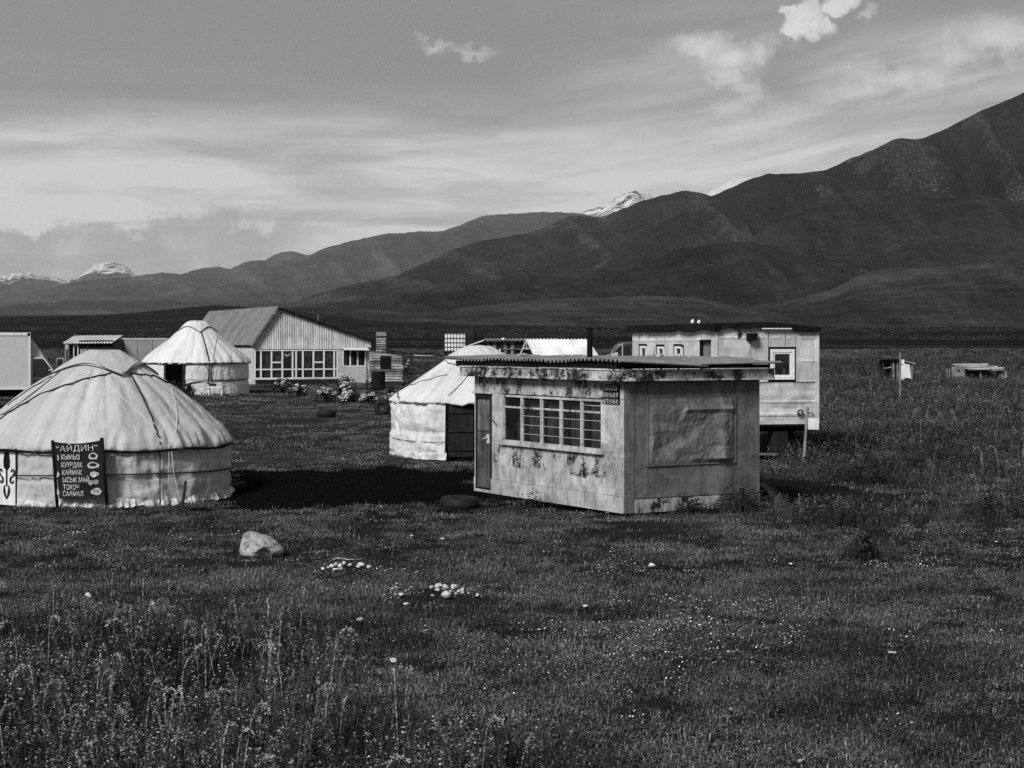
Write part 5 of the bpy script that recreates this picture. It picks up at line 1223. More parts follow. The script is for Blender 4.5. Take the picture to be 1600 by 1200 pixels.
q = MB(); q.hexa([(ax_(1412), -.2, az_(564.5)), (ax_(1429), -.2, az_(568.8)), (ax_(1429), 1.2, az_(568.8)), (ax_(1412), 1.2, az_(564.5)), (ax_(1412), -.2, az_(563.4)), (ax_(1429), -.2, az_(567.5)), (ax_(1429), 1.2, az_(567.5)), (ax_(1412), 1.2, az_(563.4))]); q.build('roof_slope', 'wood_pale', sh)
box('back_wall', (ax_(1379), .8, g_), (ax_(1424), .9, az_(563)), 'interior', sh); q = MB(); q.beam((ax_(1381), -.05, az_(575.5)), (ax_(1393), -.05, az_(573.5)), .04, .06); q.build('shelf_rail', 'wood_pale', sh)
p = G(1406, 627); fpst = empty('field_post', p, 0, 'tall thin wooden post with a white can before the field shack', 'post')
q = MB(); q.tube([(0, 0, -.1), W(1406.5, 551.5, p.y)-p], [.055, .035], 7); q.build('pole', 'wood_grey_v', fpst)
a = W(1411, 568.5, p.y)-p; q = MB(); q.tube([a, a+Vector((0, 0, .19))], .075, 12); q.build('can', 'plastic_white', fpst)
D = 108.; p = Vector(((1487-800)/F*D, D, 0)); s2 = empty('field_shack', p, 0, 'low open-fronted shack with a broken pale plank roof in the field', 'shack')
ax_ = lambda px: (px-1487)/F*D; az_ = lambda py: CAMZ+(HY-py)/F*D; g_ = gz1(p.x, D)-.1
q = MB(); q.prism([(ax_(a), 0, az_(b_)) for a, b_ in [(1487.5, 600), (1487.5, 573.5), (1497, 570.5), (1508, 574), (1508, 600)]], (0, .06, 0)); q.build('end_wall', 'wood_grey_v', s2)
q = MB(); q.tube([(ax_(1498), -.02, az_(579)), (ax_(1498), .0, az_(579))], .07, 10); q.build('hole', 'black', s2)
for k, (a, b_, c_, d_, y_) in enumerate(((1496, 1551, 570.5, 569, 1.2), (1500, 1549, 572, 571, .8), (1504, 1560, 574, 572.5, .4), (1508, 1568, 576.3, 574.8, .1), (1512, 1545, 578, 577, -.1), (1547, 1566, 579, 577.8, -.1))):
    q = MB(); q.hexa([(ax_(a), y_-.2, az_(c_)), (ax_(b_), y_-.2, az_(c_)+.03), (ax_(b_), y_+.2, az_(c_)+.03), (ax_(a), y_+.2, az_(c_)), (ax_(a), y_-.2, az_(d_)), (ax_(b_), y_-.2, az_(d_)+.03), (ax_(b_), y_+.2, az_(d_)+.03), (ax_(a), y_+.2, az_(d_))]); q.build('plank', 'wood_pale', s2)
box('back_wall', (ax_(1508), 1.4, g_), (ax_(1570), 1.5, az_(574)), 'interior', s2); box('side_wall', (ax_(1566), .1, g_), (ax_(1568), 1.4, az_(577)), 'wood_dark', s2)
for px in (1533, 1562): tube('post', [(ax_(px), .1, g_), (ax_(px), .1, az_(577))], .05, 'wood_grey_v', s2)
for px in (1564, 1570): q = MB(); q.hexa([(ax_(px), -.1, g_), (ax_(px+4), -.1, g_), (ax_(px+4), 0, g_), (ax_(px), 0, g_), (ax_(px-1), 0, az_(579)), (ax_(px+3), 0, az_(580)), (ax_(px+3), .1, az_(580)), (ax_(px-1), .1, az_(579))]); q.build('leaning_board', 'wood_grey_v', s2)
for px in (1479, 1483): box('stake', (ax_(px), 0, g_), (ax_(px)+.07, .06, az_(576+px % 3)), 'wood_grey_v', s2)
# ================================================================== ROCKS
import bmesh
def rock(name, p, r, seed, m_, label, cat='stone', group=None, sub=3, rough=.7, cuts=()):
    bm = bmesh.new(); bmesh.ops.create_icosphere(bm, subdivisions=sub, radius=1)
    co_ = np.array([v.co[:] for v in bm.verts]); rs = np.random.RandomState(seed)
    for _ in range(9):
        nrm_ = rs.normal(size=3); nrm_ /= np.linalg.norm(nrm_); d = rs.uniform(.42, .8); s_ = co_@nrm_; ex_ = np.clip(s_-d, 0, None); co_ = co_-np.outer(ex_*.9, nrm_)
    nn_ = fbm(co_[:, 0]*1.6+seed, co_[:, 1]*1.6+co_[:, 2]*1.9, 4)-.5; co_ *= (1+rough*nn_)[:, None]
    co_ = co_*np.array(r)
    for v, c_ in zip(bm.verts, co_): v.co = c_
    me = bpy.data.meshes.new(name); bm.to_mesh(me); bm.free(); me.materials.append(MATS[m_]); me.polygons.foreach_set('use_smooth', [sub > 2]*len(me.polygons))
    o = bpy.data.objects.new(name, me); C.objects.link(o); o.location = p; o.rotation_euler = (0, 0, rs.uniform(0, 6)); tag(o, label, cat, group); return o
# big boulder: shaped from its silhouette, deep as it is tall
p = G(409, 869); kq = p.y/F
prof_b = [(-33, 2), (-34, 12), (-31, 24), (-27, 35), (-20, 39), (-10, 37), (-2, 33), (8, 31), (18, 25), (27, 17), (34, 9), (33, 3), (22, -2), (6, -5), (-10, -4), (-24, -2)]
prof_b = [(a*kq*1.0, b_*kq) for a, b_ in prof_b]
bm = bmesh.new(); bmesh.ops.create_icosphere(bm, subdivisions=5, radius=1)
ang = np.array([math.atan2(b_-14*kq, a) for a, b_ in prof_b]); rad = np.array([math.hypot(b_-14*kq, a) for a, b_ in prof_b]); o_ = np.argsort(ang); ang, rad = ang[o_], rad[o_]
for v in bm.verts:
    x, y, z = v.co; a = math.atan2(z, x); rr_ = np.interp(a, ang, rad, period=2*math.pi); h_ = math.hypot(x, z)
    nz = float(ridged(np.array([x*1.7+3+y]), np.array([z*1.9+y*1.3]), 5)[0])-.6; nz2 = float(fbm(np.array([x*5+3]), np.array([z*5+y*5]), 4)[0])-.5
    f = 1-.16*abs(nz)*3*(1-h_*.6)+.07*nz2
    hh2 = h_**.78
    v.co = (math.cos(a)*rr_*hh2*(1+.05*nz2), y*.30*f*(1+.25*math.sin(a*2)), 14*kq+math.sin(a)*rr_*hh2*(1+.05*nz2))
me = bpy.data.meshes.new('boulder'); bm.to_mesh(me); bm.free(); me.materials.append(MATS['stone']); me.polygons.foreach_set('use_smooth', [True]*len(me.polygons))
bo = bpy.data.objects.new('boulder', me); C.objects.link(bo); bo.location = p; tag(bo, 'large pale cracked boulder lying alone on the grass', 'boulder')
ci = 0
GR1 = 'pale stones in the small line beyond the boulder'; GR2 = 'white stones heaped in the middle of the grass'; GR3 = 'stones weighing down the kiosk roof'
for px, py, w_, h_ in ((504, 893, 8, 4), (519, 889, 9, 6), (524, 886, 8, 6), (533, 888, 10, 8), (538, 884, 7, 5), (524, 894, 9, 4), (547, 887, 7, 6), (564, 887, 12, 7), (560, 890, 8, 5), (577, 890, 9, 5), (513, 891, 6, 4), (532, 893, 8, 4)):
    g = G(px, py+h_/2); k = g.y/F; rock('stone', g+Vector((0, 0, h_*k*.4+.04)), (w_*k*.55, w_*k*.5, h_*k*.62), 100+ci, 'stone_pale', ['leftmost stone of the short line beyond the large boulder', 'pale stone near the left end of the short stone line', 'small stone squeezed between bigger ones in the short line', 'largest round stone in the middle of the short stone line', 'stone at the back top of the short stone line', 'flat front stone near the left of the short stone line', 'stone right of the middle lump in the short stone line', 'wide pale stone of the separate right group in the line', 'small low stone under the wide one in the line', 'rightmost stone of the short line beyond the boulder', 'tiny stone second from the left in the short line', 'flat stone in front of the big middle one in the line'][(ci-0) % 12], 'stone', GR1, sub=2); ci += 1
q = MB(); g = G(545, 876); k = g.y/F
stn = empty('dry_stick', g, 0, 'thin pale stick lying beside the short line of stones', 'stick'); tube('shaft', [W(a, b_, g.y+(877-b_)*.05)-g+Vector((0, 0, .02)) for a, b_ in ((521, 877), (526, 874.5), (535, 875), (545, 877), (553, 877), (562, 877), (568, 876))], .012, 'rope_white', stn, 5)
for px, py, w_, h_ in ((674, 924, 9, 6), (685, 920, 13, 7), (684, 928, 10, 5), (697, 923, 11, 7), (709, 922, 13, 8), (717, 930, 9, 7), (696, 933, 18, 9), (722, 928, 7, 9), (704, 929, 7, 6), (713, 934, 6, 4), (676, 937, 7, 3), (746, 934, 7, 4), (732, 931, 4, 3)):
    g = G(px, py+h_/2); k = g.y/F; rock('stone', g+Vector((0, 0, h_*k*.42+.035)), (w_*k*.56, w_*k*.5, h_*k*.66), 140+ci, 'stone_pale', ['small left stone of the white stone heap', 'wide flat stone at the back left of the white heap', 'low stone under the wide one in the white heap', 'round stone at the back middle of the white heap', 'broad stone at the back right of the white heap', 'pointed stone at the front right of the white heap', 'largest front stone with a white face in the heap', 'upright narrow stone at the right end of the heap', 'small stone wedged in the middle of the white heap', 'tiny chip in front of the white heap', 'thin flat chip at the front left of the heap', 'lone small stone well right of the white heap', 'tiny stone just right of the white heap'][(ci-12) % 13], 'stone', GR2, sub=2); ci += 1
for px, py, w_, h_, lb in ((627, 934, 11, 5, 'small pale stone just left of the white stone heap'), (618, 933, 7, 4, 'tiny pale stone beside the stone left of the heap'), (564, 973, 20, 8, 'whitish lump of stone on the grass below the stone line'), (137, 933, 22, 8, 'bright white stone among the weeds at the left'),
                           (1019, 886, 12, 7, 'single white stone on the grass before the kiosk'), (635, 948, 12, 4, 'flat pale chip of stone below the stone heap'), (614, 1036, 14, 7, 'rounded stone half sunk in the near grass'), (691, 845, 10, 3, 'thin white scrap on the grass before the kiosk door'), (915, 953, 12, 4, 'flat white scrap on the clover'),
                           (644, 841, 8, 3, 'small white scrap near the bare earth'), (1251, 1195, 12, 5, 'white stone at the bottom edge of the grass'), (1396, 1024, 20, 2, 'thin white stick shaped scrap on the right grass'), (1557, 849, 10, 3, 'pale scrap in the right field grass'), (1236, 886, 6, 4, 'tiny pale stone right of the kiosk front'),
                           (285, 1110, 26, 7, 'pale stone among the tall near weeds'), (432, 1175, 26, 7, 'flat pale stone at the bottom among weeds'), (1142, 1117, 12, 5, 'dull stone in the near right grass')):
    g = G(px, py+h_/2); k = g.y/F; rock('stone', g+Vector((0, 0, h_*k*.35+.03)), (w_*k*.5, w_*k*.4, h_*k*.6), 200+ci, 'stone_pale' if py < 1100 else 'stone', lb, 'stone', sub=2); ci += 1
zk = ko.z+zR
for zi, (px, py, w_, h_, yl) in enumerate(((817, 549, 22, 10, 4.2), (880, 551, 12, 6, 3.4), (894, 552, 10, 5, 3.2), (960, 544, 16, 11, 2.6), (951, 549, 10, 6, 2.4), (1031, 550, 15, 8, 2.6), (1021, 548, 8, 7, 2.8), (1052, 551, 9, 7, 2.5), (1060, 552, 10, 7, 2.4), (1078, 557, 11, 4, 1.8), (1122, 559, 13, 4, 1.2))):
    pl_ = onplane(ko, ka, 1, px, py, yl); wpt = kE@pl_+ko; k = wpt.y/F; wpt.z = zk+.03+h_*k*.35
    rock('stone', wpt, (w_*k*.55, w_*k*.45, h_*k*.6), 260+ci, 'stone', ['biggest stone on the kiosk roof, left of the chimney pipe', 'stone on the kiosk roof just left of the chimney pipe', 'smaller stone closest to the chimney pipe on the kiosk roof', 'tall stone on the kiosk roof in front of the old van', 'low stone beside the tall one on the kiosk roof', 'wide stone on the kiosk roof below the trailer windows', 'first small stone on the kiosk roof below the trailer windows', 'round stone on the kiosk roof below the third trailer window', 'right one of the paired stones on the kiosk roof', 'flat stone on the kiosk roof below the trailer door', 'rightmost flat stone on the kiosk roof'][zi], 'stone', GR3, sub=3); ci += 1
bpy.data.objects.remove(rg)
rock('bundle', W(786, 529.5, 83), (.17, .12, .07), 399, 'bag_white', 'white bundle lying on the corrugated roof of the low shed', 'bundle', sub=2)
# ================================================================== TYRES
def tyre(p, R, r, rot, label, half=False):
    e_ = MB(); n = 36; mseg = 12; P = []
    for i in range(n):
        a = 2*math.pi*i/n; row = []
        for j in range(mseg):
            b_ = 2*math.pi*j/mseg; sq = lambda v: math.copysign(abs(v)**.65, v); rr_ = R-r+r*sq(math.cos(b_)); z_ = r*.95*sq(math.sin(b_))
            if math.cos(b_) > .7 and i % 2: rr_ -= .012
            row.append((rr_*math.cos(a), rr_*math.sin(a), z_))
        row.append(row[0]); P.append(row)
    e_.grid(P, wrap=True); o = e_.build('tyre', 'rubber', None, smooth=True); o.location = p; o.rotation_euler = rot; tag(o, label, 'tyre'); return o
g = G(508.5, 652); tyre(g+Vector((0, .4, .12)), 14.5*g.y/F+.02, .14, (0, 0, 0), 'black tyre lying flat on the lawn before the flower bushes')
g = G(597, 649); tyre(g+Vector((0, 0, 11.5*g.y/F)), 13*g.y/F, .11, (math.radians(84), 0, .15), 'black tyre standing upright beside the third yurt')
g = G(717, 798); tyre(g+Vector((0, .35, .10)), 31*g.y/F, .13, (.05, .02, 0), 'half buried dark tyre on the bare earth by the kiosk door')
# bench with things by the second yurt
p = Vector(((337-800)/F*82.4, 82.4, 0)); p.z = gz1(p.x, p.y); be = empty('side_bench', p, 0, 'small white bench with a planted pot beside the second yurt', 'bench'); k = p.y/F
box('seat', (-13*k, -.2, 11*k), (11*k, .25, 13.5*k), 'white_paint', be)
for x in (-11, 9): box('leg', (x*k, -.15, -.05), ((x+2)*k, .2, 11*k), 'white_paint', be)
q = MB(); q.tube([(-5*k, 0, 13.6*k), (-5*k, 0, 18*k)], [.16, .2], 10); pt_ = q.build('pot', 'metal_dark', None); pt_.location = p; tag(pt_, 'dark plant pot on the white bench by the second yurt', 'pot')
# planks by the kiosk corner
for k_, (a, b_, m_) in enumerate((((1187, 768), (1232, 793), 'wood_dark'), ((1190, 779), (1228, 799), 'door_wood'), ((1196, 774), (1216, 770), 'wood_dark'))):
    pa, pb = G(*a), G(*b_); q = MB(); pa.z += .25 if k_ < 2 else .12; q.beam(Vector((0, 0, 0)), pb-pa, .12, .03); o = q.build('loose_plank', m_, None); o.location = pa+Vector((0, 0, .05)); tag(o, ['dark plank leaning in the weeds behind the kiosk corner', 'grey plank lying in front of the darker leaning plank', 'short dark plank lying across the leaning ones'][k_], 'plank')
for k_, (a, b_) in enumerate((((1187, 712), (1215, 711)), ((1188, 718), (1232, 717)))):
    pa, pb = G(*a), G(*b_); q = MB(); q.beam(Vector((0, 0, .12)), pb-pa+Vector((0, 0, .1)), .12, .06); o = q.build('loose_plank', 'wood_grey', None); o.location = pa; tag(o, ['upper weathered plank in the weeds below the trailer', 'lower weathered plank in the weeds below the trailer'][k_], 'plank')
# ================================================================== VEGETATION
def vegmat(name, lo, hi, patchy=.5, rough=.8):
    m, n, b = newmat(name, rough, .12)
    oi = n.node('ShaderNodeObjectInfo'); ge = n.node('ShaderNodeNewGeometry')
    c = n.mapr(oi.outputs['Random'], 0, 1, lo, hi, smooth=False)
    c = n.math('MULTIPLY', c, n.mapr(n.noise(ge.outputs['Position'], .45, 5, .65), .35, .65, 1-patchy, 1+patchy))
    c = n.math('MULTIPLY', c, n.mapr(n.noise(ge.outputs['Position'], 48, 2, .6), .36, .64, .15, 2.3))
    setcol(n, b, c); MATS[name] = m
vegmat('grass_blade', .020, .110); vegmat('grass_dry', .10, .22, .3); vegmat('weed_leaf', .018, .05); vegmat('seed_head', .12, .42, .2); vegmat('petal', .22, .75, .1); vegmat('bush_leaf', .014, .04, .2)
def blade(q, x, y, h, w_, lean, a, mi=0, curl=.5):
    dx, dy = math.cos(a), math.sin(a); px, py = -dy*w_/2, dx*w_/2
    p1 = (x+dx*lean*.35, y+dy*lean*.35, h*.6); p2 = (x+dx*lean, y+dy*lean, h*(1-curl*.15))
    q.add([(x-px, y-py, -.01), (x+px, y+py, -.01), (p1[0]+px*.8, p1[1]+py*.8, p1[2]), (p1[0]-px*.8, p1[1]-py*.8, p1[2]), p2], [(0, 1, 2, 3), (3, 2, 4)], mi)
PC = {}
CL = []
for o in list(C.objects):
    if o.type == 'MESH' and o.parent is None and o.name.split('.')[0] in ('stone', 'boulder', 'tyre', 'loose_plank'): CL.append((o.location.x, o.location.y-.12, max(.16, max(o.dimensions.x, o.dimensions.y)*.75)))
CL.append((G(1255, 714).x, G(1255, 714).y, .2))
def proto(colname, q, mats):
    me = bpy.data.meshes.new(colname); me.from_pydata(q.v, [], q.f)
    for m_ in mats: me.materials.append(MATS[m_])
    me.polygons.foreach_set('material_index', q.mi); me.update()
    o = bpy.data.objects.new(colname, me)
    if colname not in PC: PC[colname] = bpy.data.collections.new(colname)
    PC[colname].objects.link(o)
def polar(r): a = rnd.uniform(0, 6.283); d = r*math.sqrt(rnd.random()); return d*math.cos(a), d*math.sin(a)
for _ in range(5):
    q = MB()
    for k in range(34):
        x, y = polar(.18); blade(q, x, y, rnd.uniform(.015, .055)*(1.8 if rnd.random() < .08 else 1), rnd.uniform(.004, .008), rnd.uniform(.01, .05), rnd.uniform(0, 6.3), 1 if rnd.random() < .12 else 0)
    for k in range(60):
        x, y = polar(.18); h_ = rnd.uniform(.005, .035); s_ = rnd.uniform(.010, .024); a = rnd.uniform(0, 6.3); u_ = Vector((math.cos(a), math.sin(a), rnd.uniform(-.4, .5)))*s_; v_ = Vector((-math.sin(a), math.cos(a), rnd.uniform(-.3, .3)))*s_*.6; p_ = Vector((x, y, h_)); q.add([p_-u_*.5, p_+v_*.5, p_+u_*.5, p_-v_*.5], [(0, 1, 2, 3)], 1 if rnd.random() < .05 else 0)
    proto('lawn_tuft', q, ['grass_blade', 'grass_dry'])
for _ in range(4):
    q = MB()
    for k in range(110):
        x, y = polar(.5); blade(q, x, y, rnd.uniform(.03, .10)*(1.3 if rnd.random() < .1 else 1), rnd.uniform(.014, .026), rnd.uniform(.02, .09), rnd.uniform(0, 6.3), 1 if rnd.random() < .06 else 0)
    proto('meadow_tuft', q, ['grass_blade', 'grass_dry'])
def leafquad(q, p, s, mi, flat=.5):
    a = rnd.uniform(0, 6.3); t = rnd.uniform(-.9, .9); u = Vector((math.cos(a), math.sin(a), t*.7)).normalized()*s; v_ = Vector((-math.sin(a), math.cos(a), rnd.uniform(-.5, .5))).normalized()*s*flat; p = Vector(p)
    q.add([p-u*.5, p+v_*.5, p+u*.6, p-v_*.5], [(0, 1, 2, 3)], mi)
for _ in range(5):       # tall weed clump with leafy stems and pale heads
    q = MB()
    for k in range(16):
        x, y = polar(.22); h = rnd.uniform(.14, .42)*(1.2 if rnd.random() < .2 else 1); a = rnd.uniform(0, 6.3); ln = h*rnd.uniform(.05, .3)
        q.tube([(x, y, -.02), (x+math.cos(a)*ln*.4, y+math.sin(a)*ln*.4, h*.6), (x+math.cos(a)*ln, y+math.sin(a)*ln, h)], [.004, .003, .002], 3, 0, False)
        for j in range(9):
            t = rnd.uniform(.1, 1); leafquad(q, (x+math.cos(a)*ln*t*t+rnd.uniform(-.03, .03), y+math.sin(a)*ln*t*t+rnd.uniform(-.03, .03), h*t), rnd.uniform(.03, .06), 0, .35)
        if rnd.random() < .5:
            for j in range(7): leafquad(q, (x+math.cos(a)*ln+rnd.uniform(-.012, .012), y+math.sin(a)*ln+rnd.uniform(-.012, .012), h+rnd.uniform(-.07, .02)), .018, 1, .6)
    for k in range(40): x, y = polar(.28); blade(q, x, y, rnd.uniform(.08, .28), .007, rnd.uniform(.03, .14), rnd.uniform(0, 6.3), 0)
    proto('weed_clump', q, ['weed_leaf', 'seed_head'])
for _ in range(6):       # nodding plume
    q = MB(); h = rnd.uniform(.32, .62); a = rnd.uniform(0, 6.3); ca, sa = math.cos(a), math.sin(a); up = rnd.random() < .45
    pts = [(0, 0, -.02), (ca*.02, sa*.02, h*.5), (ca*.05, sa*.05, h*.85)]
    arc = [(ca*.07, sa*.07, h*.97), (ca*.09, sa*.09, h*1.06), (ca*.10, sa*.10, h*1.14)] if up else [(ca*.08, sa*.08, h*.97), (ca*.12, sa*.12, h*1.02), (ca*.17, sa*.17, h*1.0), (ca*.20, sa*.20, h*.93)]
    q.tube(pts+arc, .0035, 4, 1, False)
    ap = [pts[-1]]+arc
    for j in range(70):
        t = rnd.uniform(0, len(ap)-1.001); i = int(t); f = t-i; c_ = [ap[i][k]*(1-f)+ap[i+1][k]*f for k in range(3)]; s_ = .016*(1-.5*t/len(ap)); leafquad(q, (c_[0]+rnd.gauss(0, s_*.6), c_[1]+rnd.gauss(0, s_*.6), c_[2]+rnd.gauss(0, s_*.6)), .018, 2, .4)
    for j in range(7): x, y = polar(.05); blade(q, x, y, rnd.uniform(.12, .32), .010, rnd.uniform(.05, .18), rnd.uniform(0, 6.3), 0)
    proto('plume', q, ['weed_leaf', 'grass_dry', 'seed_head'])
for _ in range(4):       # clover and daisies
    q = MB()
    for k in range(rnd.randint(3, 8)):
        x, y = polar(.16); h = rnd.uniform(.04, .10); r = rnd.uniform(.003, .0095)
        q.tube([(x, y, 0), (x, y, h)], .0015, 3, 0, False)
        for d_ in (0, 1): q.add([(x+r*math.cos(t), y+r*math.sin(t)*(.5 if d_ else 1), h+(r*.7*math.sin(t+1) if d_ else .0)) for t in (0, 1.05, 2.1, 3.14, 4.2, 5.2)], [(0, 1, 2, 3, 4, 5)], 1)
    for k in range(26): x, y = polar(.18); leafquad(q, (x, y, rnd.uniform(.01, .05)), .022, 0, .8)
    proto('flower_patch', q, ['weed_leaf', 'petal'])
for _ in range(3):       # far shrubs
    q = MB()
    for k in range(130):
        x, y = polar(.9); h = rnd.random()*max(.1, 1-(x*x+y*y))*.55; leafquad(q, (x, y, h), rnd.uniform(.08, .17), 0 if rnd.random() < .94 else 1, .5)
    proto('shrub', q, ['bush_leaf', 'grass_dry'])

def scatter(name, colname, pts, scl, kindname='stuff'):
    """one ground-cover object: real instances of the tufts of a kind on given points"""
    n_ = len(pts); me = bpy.data.meshes.new(name); me.vertices.add(n_); me.vertices.foreach_set('co', np.asarray(pts, np.float32).ravel())
    at = me.attributes.new('scl', 'FLOAT', 'POINT'); at.data.foreach_set('value', np.asarray(scl, np.float32))
    at = me.attributes.new('rotz', 'FLOAT_VECTOR', 'POINT'); rv = np.zeros((n_, 3), np.float32); rv[:, 2] = NR.rand(n_)*6.28; rv[:, 0] = NR.randn(n_)*.06; at.data.foreach_set('vector', rv.ravel())
    o = bpy.data.objects.new(name, me); C.objects.link(o)
    g = bpy.data.node_groups.new(name, 'GeometryNodeTree'); g.interface.new_socket('Geometry', in_out='INPUT', socket_type='NodeSocketGeometry'); g.interface.new_socket('Geometry', in_out='OUTPUT', socket_type='NodeSocketGeometry')
    N = g.nodes; L = g.links; gi = N.new('NodeGroupInput'); go = N.new('NodeGroupOutput')
    ci_ = N.new('GeometryNodeCollectionInfo'); ci_.inputs['Collection'].default_value = PC[colname]; ci_.inputs['Separate Children'].default_value = True; ci_.inputs['Reset Children'].default_value = True
    ip = N.new('GeometryNodeInstanceOnPoints'); ip.inputs['Pick Instance'].default_value = True
    a1 = N.new('GeometryNodeInputNamedAttribute'); a1.data_type = 'FLOAT'; a1.inputs[0].default_value = 'scl'
    a2 = N.new('GeometryNodeInputNamedAttribute'); a2.data_type = 'FLOAT_VECTOR'; a2.inputs[0].default_value = 'rotz'
    ri = N.new('FunctionNodeRandomValue'); ri.data_type = 'INT'; ri.inputs['Min'].default_value = 0 if False else ri.inputs['Min'].default_value
    for s_ in ri.inputs:
        if s_.type == 'INT' and s_.name == 'Min': s_.default_value = 0
        if s_.type == 'INT' and s_.name == 'Max': s_.default_value = len(PC[colname].objects)-1
    io = [s_ for s_ in ri.outputs if s_.type == 'INT'][0]
    m2p = N.new('GeometryNodeMeshToPoints'); L.new(gi.outputs[0], m2p.inputs[0]); L.new(m2p.outputs[0], ip.inputs['Points'])
    L.new(ci_.outputs[0], ip.inputs['Instance']); L.new(io, ip.inputs['Instance Index'])
    L.new(a2.outputs[0], ip.inputs['Rotation']); L.new(a1.outputs[0], ip.inputs['Scale']); L.new(ip.outputs[0], go.inputs[0])
    md = o.modifiers.new('scatter', 'NODES'); md.node_group = g; tag(o, kind='stuff'); return o
# footprints kept clear
def local(o, ang, x, y): c, s_ = math.cos(-ang), math.sin(-ang); dx, dy = x-o.x, y-o.y; return dx*c-dy*s_, dx*s_+dy*c
def clear(x, y):
    k = np.ones(len(x), bool)
    lx_, ly_ = local(ko, ka, x, y); k &= ~((lx_ > -.02) & (lx_ < KW) & (ly_ > -.0) & (ly_ < KL))
    for c_, r in ((c1, 2.66), (c2, 2.6*k2), (c3, 2.6*k3)): k &= ((x-c_.x)**2+(y-c_.y)**2) > r*r
    lx_, ly_ = local(ho_, hA, x, y); k &= ~((lx_ > 0) & (lx_ < HW) & (ly_ > 0) & (ly_ < HL))
    for cx_, cy_, cr_ in CL: k &= ((x-cx_)**2+(y-cy_)**2) > cr_*cr_
    k &= shade_edge(x, y) < .15+NR.rand(len(x))*.3
    k &= dirtmask(x, y) < .06+NR.rand(len(x))*.25
    return k
def region(d0, d1, n, u0=-330, u1=1930):
    d = np.sqrt(NR.rand(n)*(d1*d1-d0*d0)+d0*d0); u = u0+NR.rand(n)*(u1-u0); return (u-800)/F*d, d, u
def place(x, y, keep=None):
    k = clear(x, y)
    if keep is not None: k &= keep
    return k
def path_worn(x, y):      # trodden ground between the yurts and the house: shorter grass
    return np.clip(fbm(x*.5+9, y*.28+2, 4)*2.2-.75, 0, 1)
x, y, u = region(10.8, 23, 9500); d = fbm(x*.9, y*.9, 4); k = place(x, y, NR.rand(len(x)) < np.clip((d-.26)*5, .5, .97)); s = .75+d[k]*.7; scatter('grass', 'lawn_tuft', np.stack([x[k], y[k], gz(x[k], y[k])], 1), s)
x, y, u = region(23, 40, 17000); k = place(x, y, NR.rand(len(x)) < (.30+path_worn(x, y))*np.clip((fbm(x*.9+4, y*.5, 4)-.28)*6, .4, 1)); d = fbm(x*.9, y*.9, 4); s = .8+d[k]*.6; scatter('grass', 'lawn_tuft', np.stack([x[k], y[k], gz(x[k], y[k])], 1), s)
x, y, u = region(34, 75, 15000); wm = wornmask(x, y); k = place(x, y, NR.rand(len(x)) < (.3+path_worn(x, y)*1.2)*(1-.55*wm)); s = (.45+fbm(x*.4, y*.4, 3)[k]*.7)*(1-.4*wm[k]); scatter('grass', 'meadow_tuft', np.stack([x[k], y[k], gz(x[k], y[k])], 1), s)
x, y, u = region(72, 230, 26000); k = place(x, y, fbm(x*.06, y*.12, 4)+NR.rand(len(x))*.3 > .55); s = .55+y[k]/130; scatter('grass', 'meadow_tuft', np.stack([x[k], y[k], gz(x[k], y[k])], 1), s)
# near left: tall weeds and nodding plumes
x, y, u = region(10.6, 21, 3000, -330, 1000)
dens = np.clip((660-u)/420, 0, 1)*np.clip((18.6-y)/4.5, 0, 1)+np.clip((1100-u)/300, 0, 1)*np.clip((12.6-y)/1.2, 0, 1)*.6
k = place(x, y, NR.rand(len(x)) < dens*(.35+fbm(x*.8, y*.8, 3))*.9); scatter('weeds', 'weed_clump', np.stack([x[k], y[k], gz(x[k], y[k])], 1), .65+NR.rand(k.sum())*.5)
k = place(x, y, NR.rand(len(x)) < dens*.20); scatter('weeds', 'plume', np.stack([x[k], y[k], gz(x[k], y[k])], 1), .7+NR.rand(k.sum())*.5)
# right field: knee-high weeds, pale heads, thick towards the trailer
x, y, u = region(31, 130, 15000, 1150, 1960)
edge_ = 1190+np.clip((44-y)/13, 0, 1)*110
dens = np.clip((u-edge_)/60, 0, 1)*np.clip((y-32)/7, 0, 1)*(np.clip(fbm(x*.22+7, y*.16, 4)*3.6-1.0, .05, 1))
k = place(x, y, NR.rand(len(x)) < dens); s = .55+fbm(x*.3, y*.3, 3)[k]*.9; scatter('weeds', 'weed_clump', np.stack([x[k], y[k], gz(x[k], y[k])], 1), s)
k = place(x, y, NR.rand(len(x)) < np.clip((u-edge_)/60, 0, 1)*np.clip((y-32)/7, 0, 1)*.16*(.3+1.4*(fbm(x*.5, y*.5+3, 3) > .52))); scatter('weeds', 'plume', np.stack([x[k], y[k], gz(x[k], y[k])], 1), .7+NR.rand(k.sum())*.6)
# weeds everywhere else between the houses, sparse; denser behind the camp
x, y, u = region(60, 170, 16000, -200, 1960); k = place(x, y, NR.rand(len(x)) < np.clip((y-100)/40, 0, 1)*np.clip(fbm(x*.08, y*.12, 4)*3-1.1, 0, 1)*(1-.5*(u < 1150))); scatter('weeds', 'weed_clump', np.stack([x[k], y[k], gz(x[k], y[k])], 1), (.55+NR.rand(k.sum())*.5)*(1+.8*(y[k] > 118)))
x, y, u = region(150, 800, 9000, -100, 1750); k = place(x, y, NR.rand(len(x)) < np.clip(fbm(x*.012, y*.02, 4)*4-1.7, 0, 1)); scatter('shrubs', 'shrub', np.stack([x[k], y[k], gz(x[k], y[k])], 1), .7+NR.rand(k.sum())*1.3+y[k]/600)
